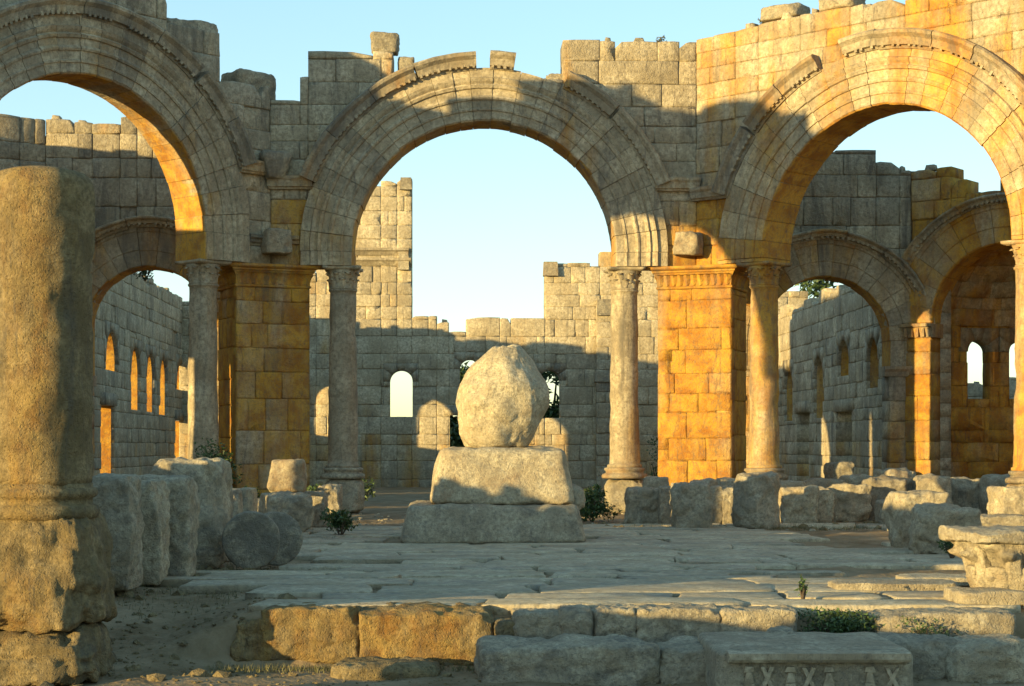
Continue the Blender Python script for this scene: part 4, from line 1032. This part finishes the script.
p = pz(145, 275, 57); bush('wall_plant', (p.x, p.y, p.z-.2), (.9, .7, .8), 'small shrub growing on the top of the long left wall', 12, 300, .12)
def tree(p, h, rad, label, seed, n=5000, lf=.35):
    r = random.Random(seed); o = empty('tree', p, label, 'tree', 'trees beyond the ruins'); P = Vector(p)
    mb = MB()
    def limb(a, b, r0, r1):
        d = (b-a).normalized(); x = d.orthogonal().normalized(); y = d.cross(x); V = []
        for t, rr_ in ((a, r0), (b, r1)):
            for s in range(8): V.append(t+(x*math.cos(s*PI/4)+y*math.sin(s*PI/4))*rr_)
        mb.add(V, [(s, (s+1) % 8, 8+(s+1) % 8, 8+s) for s in range(8)], (.5, .5, .5))
    limb(P, P+Vector((.1, 0, h*.5)), .25, .16); cl = MB()
    for k in range(16):
        a = r.uniform(0, 2*PI); z = r.uniform(.35, .95); q = P+Vector((math.cos(a)*rad*.7*r.random()**.5, math.sin(a)*rad*.7*r.random()**.5, h*z))
        limb(P+Vector((.05, 0, h*min(.5, z*.6))), q, .08, .02); leaves(cl, q, (rad*.36, rad*.36, rad*.28), n//16, lf, r)
    mb.build('trunk', M_BARK, o); cl.build('crown', M_LEAF, o, smooth=False)
for (x, Z, h, rad, lab, sd_) in ((552, 92, 6.6, 3.0, 'tree filling the right window of the distant end wall', 1), (474, 94, 6.0, 2.4, 'tree seen in the window beside the boulder', 2), (822, 90, 10.8, 2.6, 'dark tree showing over the long right wall', 3), (460, 88, 3.4, 2.2, 'low tree added behind the end wall doorway to darken it', 4)):  # the last tree is added only to darken the end wall doorway
    p = pz(x, 480, Z); tree((p.x, p.y, -.1), h, rad, lab, sd_)
fo = Frame((21, 44), (1, -.25)); ox = empty('outer_wall', (21, 44, 0), 'far grey wall glimpsed through the apse windows at the right', 'wall')
mb = MB(); tp = rag(fo, -5, 9, 4.6, .3, 77); masonry(mb, fo, -5, 9, -.1, 5.0, .8, top=top_fn(tp), seed=530, breaks=[q[1] for q in tp[:-1]]); mb.build('masonry', M_WALL, ox)
# pale tower-like block far behind the right long wall
p = pz(789, 300, 84); fp = Frame((p.x, p.y), (1, 0)); o = empty('ruined_pier', (p.x, p.y, 0), 'pale sunlit square stone pier rising behind the long right wall', 'ruin')
mb = MB(); masonry(mb, fp, -.9, .9, -.1, CH-(291-YH)/F*84, 1.6, ch=.7, bw=1.0, seed=400, colf=lambda u, z, r: rc(.1, .05, .6, r)); mb.build('masonry', M_WALL, o)

# ------------------------------------------------------------------ gravel and small rubble on the earth
def scatter(name, n, region, sz, seed, mat, z_off=0, avoid=None):
    r = random.Random(seed); mb = MB()
    for _ in range(n):
        x, y = region(r); s = sz*(.35+r.random()**3*1.6); z = hgt(x, y)+z_off
        V = []; a0 = r.uniform(0, PI)
        for (dx, dy, dz) in ((1, 0, 0), (0, 1, 0), (-1, 0, 0), (0, -1, 0), (0, 0, .75), (.55, .5, .5), (-.5, .45, .55), (-.4, -.55, .5), (.5, -.5, .45)):
            q = r.uniform(.7, 1.25)
            V.append(Vector((x+(dx*math.cos(a0)-dy*math.sin(a0))*s*q, y+(dx*math.sin(a0)+dy*math.cos(a0))*s*q*.8, z+dz*s*q-.15*s)))
        mb.add(V, [(0, 5, 8), (0, 1, 5), (1, 6, 5), (1, 2, 6), (2, 7, 6), (2, 3, 7), (3, 8, 7), (3, 0, 8), (4, 5, 6), (4, 6, 7), (4, 7, 8), (4, 8, 5)], rc(.1, .25, .5, r))
    o = mb.build(name, mat, smooth=False); o['kind'] = 'stuff'; return o
scatter('gravel', 3600, lambda r: (r.uniform(-6.5, 5), r.uniform(-18.6, -15.2)), .018, 1, M_OCHRE)
scatter('gravel', 1500, lambda r: (r.uniform(-6.5, -3.0), r.uniform(-15.5, -6)), .022, 2, M_OCHRE)
scatter('rubble', 700, lambda r: (r.uniform(-4, 9), r.uniform(4, 14)), .05, 3, M_ROCK)
scatter('rubble', 420, lambda r: (r.uniform(2.5, 12), r.uniform(4.6, 8.5)), .10, 8, M_OCHRE)
scatter('rubble', 260, lambda r: (r.uniform(-6.2, -3.9), r.uniform(-12, 8)), .07, 9, M_OCHRE)
scatter('rubble', 160, lambda r: (r.uniform(-3.5, 6), r.uniform(-16.2, -15.3)), .05, 10, M_OCHRE)
scatter('rubble', 90, lambda r: (r.uniform(-5.6, -2.8), r.uniform(-17.5, -12)), .08, 12, M_OCHRE)
def grass(n, region, h, seed, mat, name='dry_grass'):
    r = random.Random(seed); mb = MB()
    for _ in range(n):
        x, y, z = region(r); a = r.uniform(0, 2*PI); hh = h*r.uniform(.4, 1.2); wv = .004
        t = Vector((math.cos(a), math.sin(a), 0)); l = Vector((r.uniform(-.5, .5), r.uniform(-.5, .5), 0))*hh; v = r.random()
        mb.add([Vector((x, y, z))-t*wv, Vector((x, y, z))+t*wv, Vector((x, y, z))+l+Vector((0, 0, hh))], [(0, 1, 2)], (v, v, v))
    o = mb.build(name, mat, smooth=False); o['kind'] = 'stuff'
grass(3500, lambda r: (lambda x: (x, -15.45-r.random()**2*.35, -.62))(r.uniform(-3.6, 5.5)), .08, 5, M_LEAFD)
grass(1500, lambda r: (lambda x, y: (x, y, hgt(x, y)-.01))(r.uniform(-5.6, -3.6), r.uniform(-13.5, -6)), .09, 6, M_LEAFD)
grass(1800, lambda r: (lambda x: (x, -15.55-r.random()*.3, -.60))(r.uniform(2.0, 5.5)), .10, 7, M_LEAF, 'grass')

grass(2600, lambda r: (lambda x, y: (x, y, hgt(x, y)-.01))(r.uniform(3.0, 12), r.uniform(4.3, 6.4)), .14, 8, M_LEAFD)
grass(1200, lambda r: (lambda x, y: (x, y, hgt(x, y)-.01))(r.uniform(-4.6, -3.2), r.uniform(-5, 8)), .12, 9, M_LEAFD)

grass(1500, lambda r: (lambda x, y: (x, y, .0))(r.uniform(-3.4, 7.5), r.uniform(-14.4, -1)) , .035, 12, M_LEAFD)
for i_, (k_, u_, z_, lab_) in enumerate(((0, 4.9, FK[0].px(640, 41)[1], 'dry tuft on the wall top between centre and right arches'), (-1, 4.9, FK[-1].px(230, 84)[1], 'dry tuft on the low wall right of the left arch'), (1, -3.9, FK[1].px(745, 25)[1], 'dry tuft on the wall top left of the right arch crown'))):
    p = FK[k_](u_, .5, z_); bush('dry_tuft', (p.x, p.y, z_-.05), (.5, .4, .3), lab_, 60+i_, 160, .07, M_LEAFD, 'weeds')
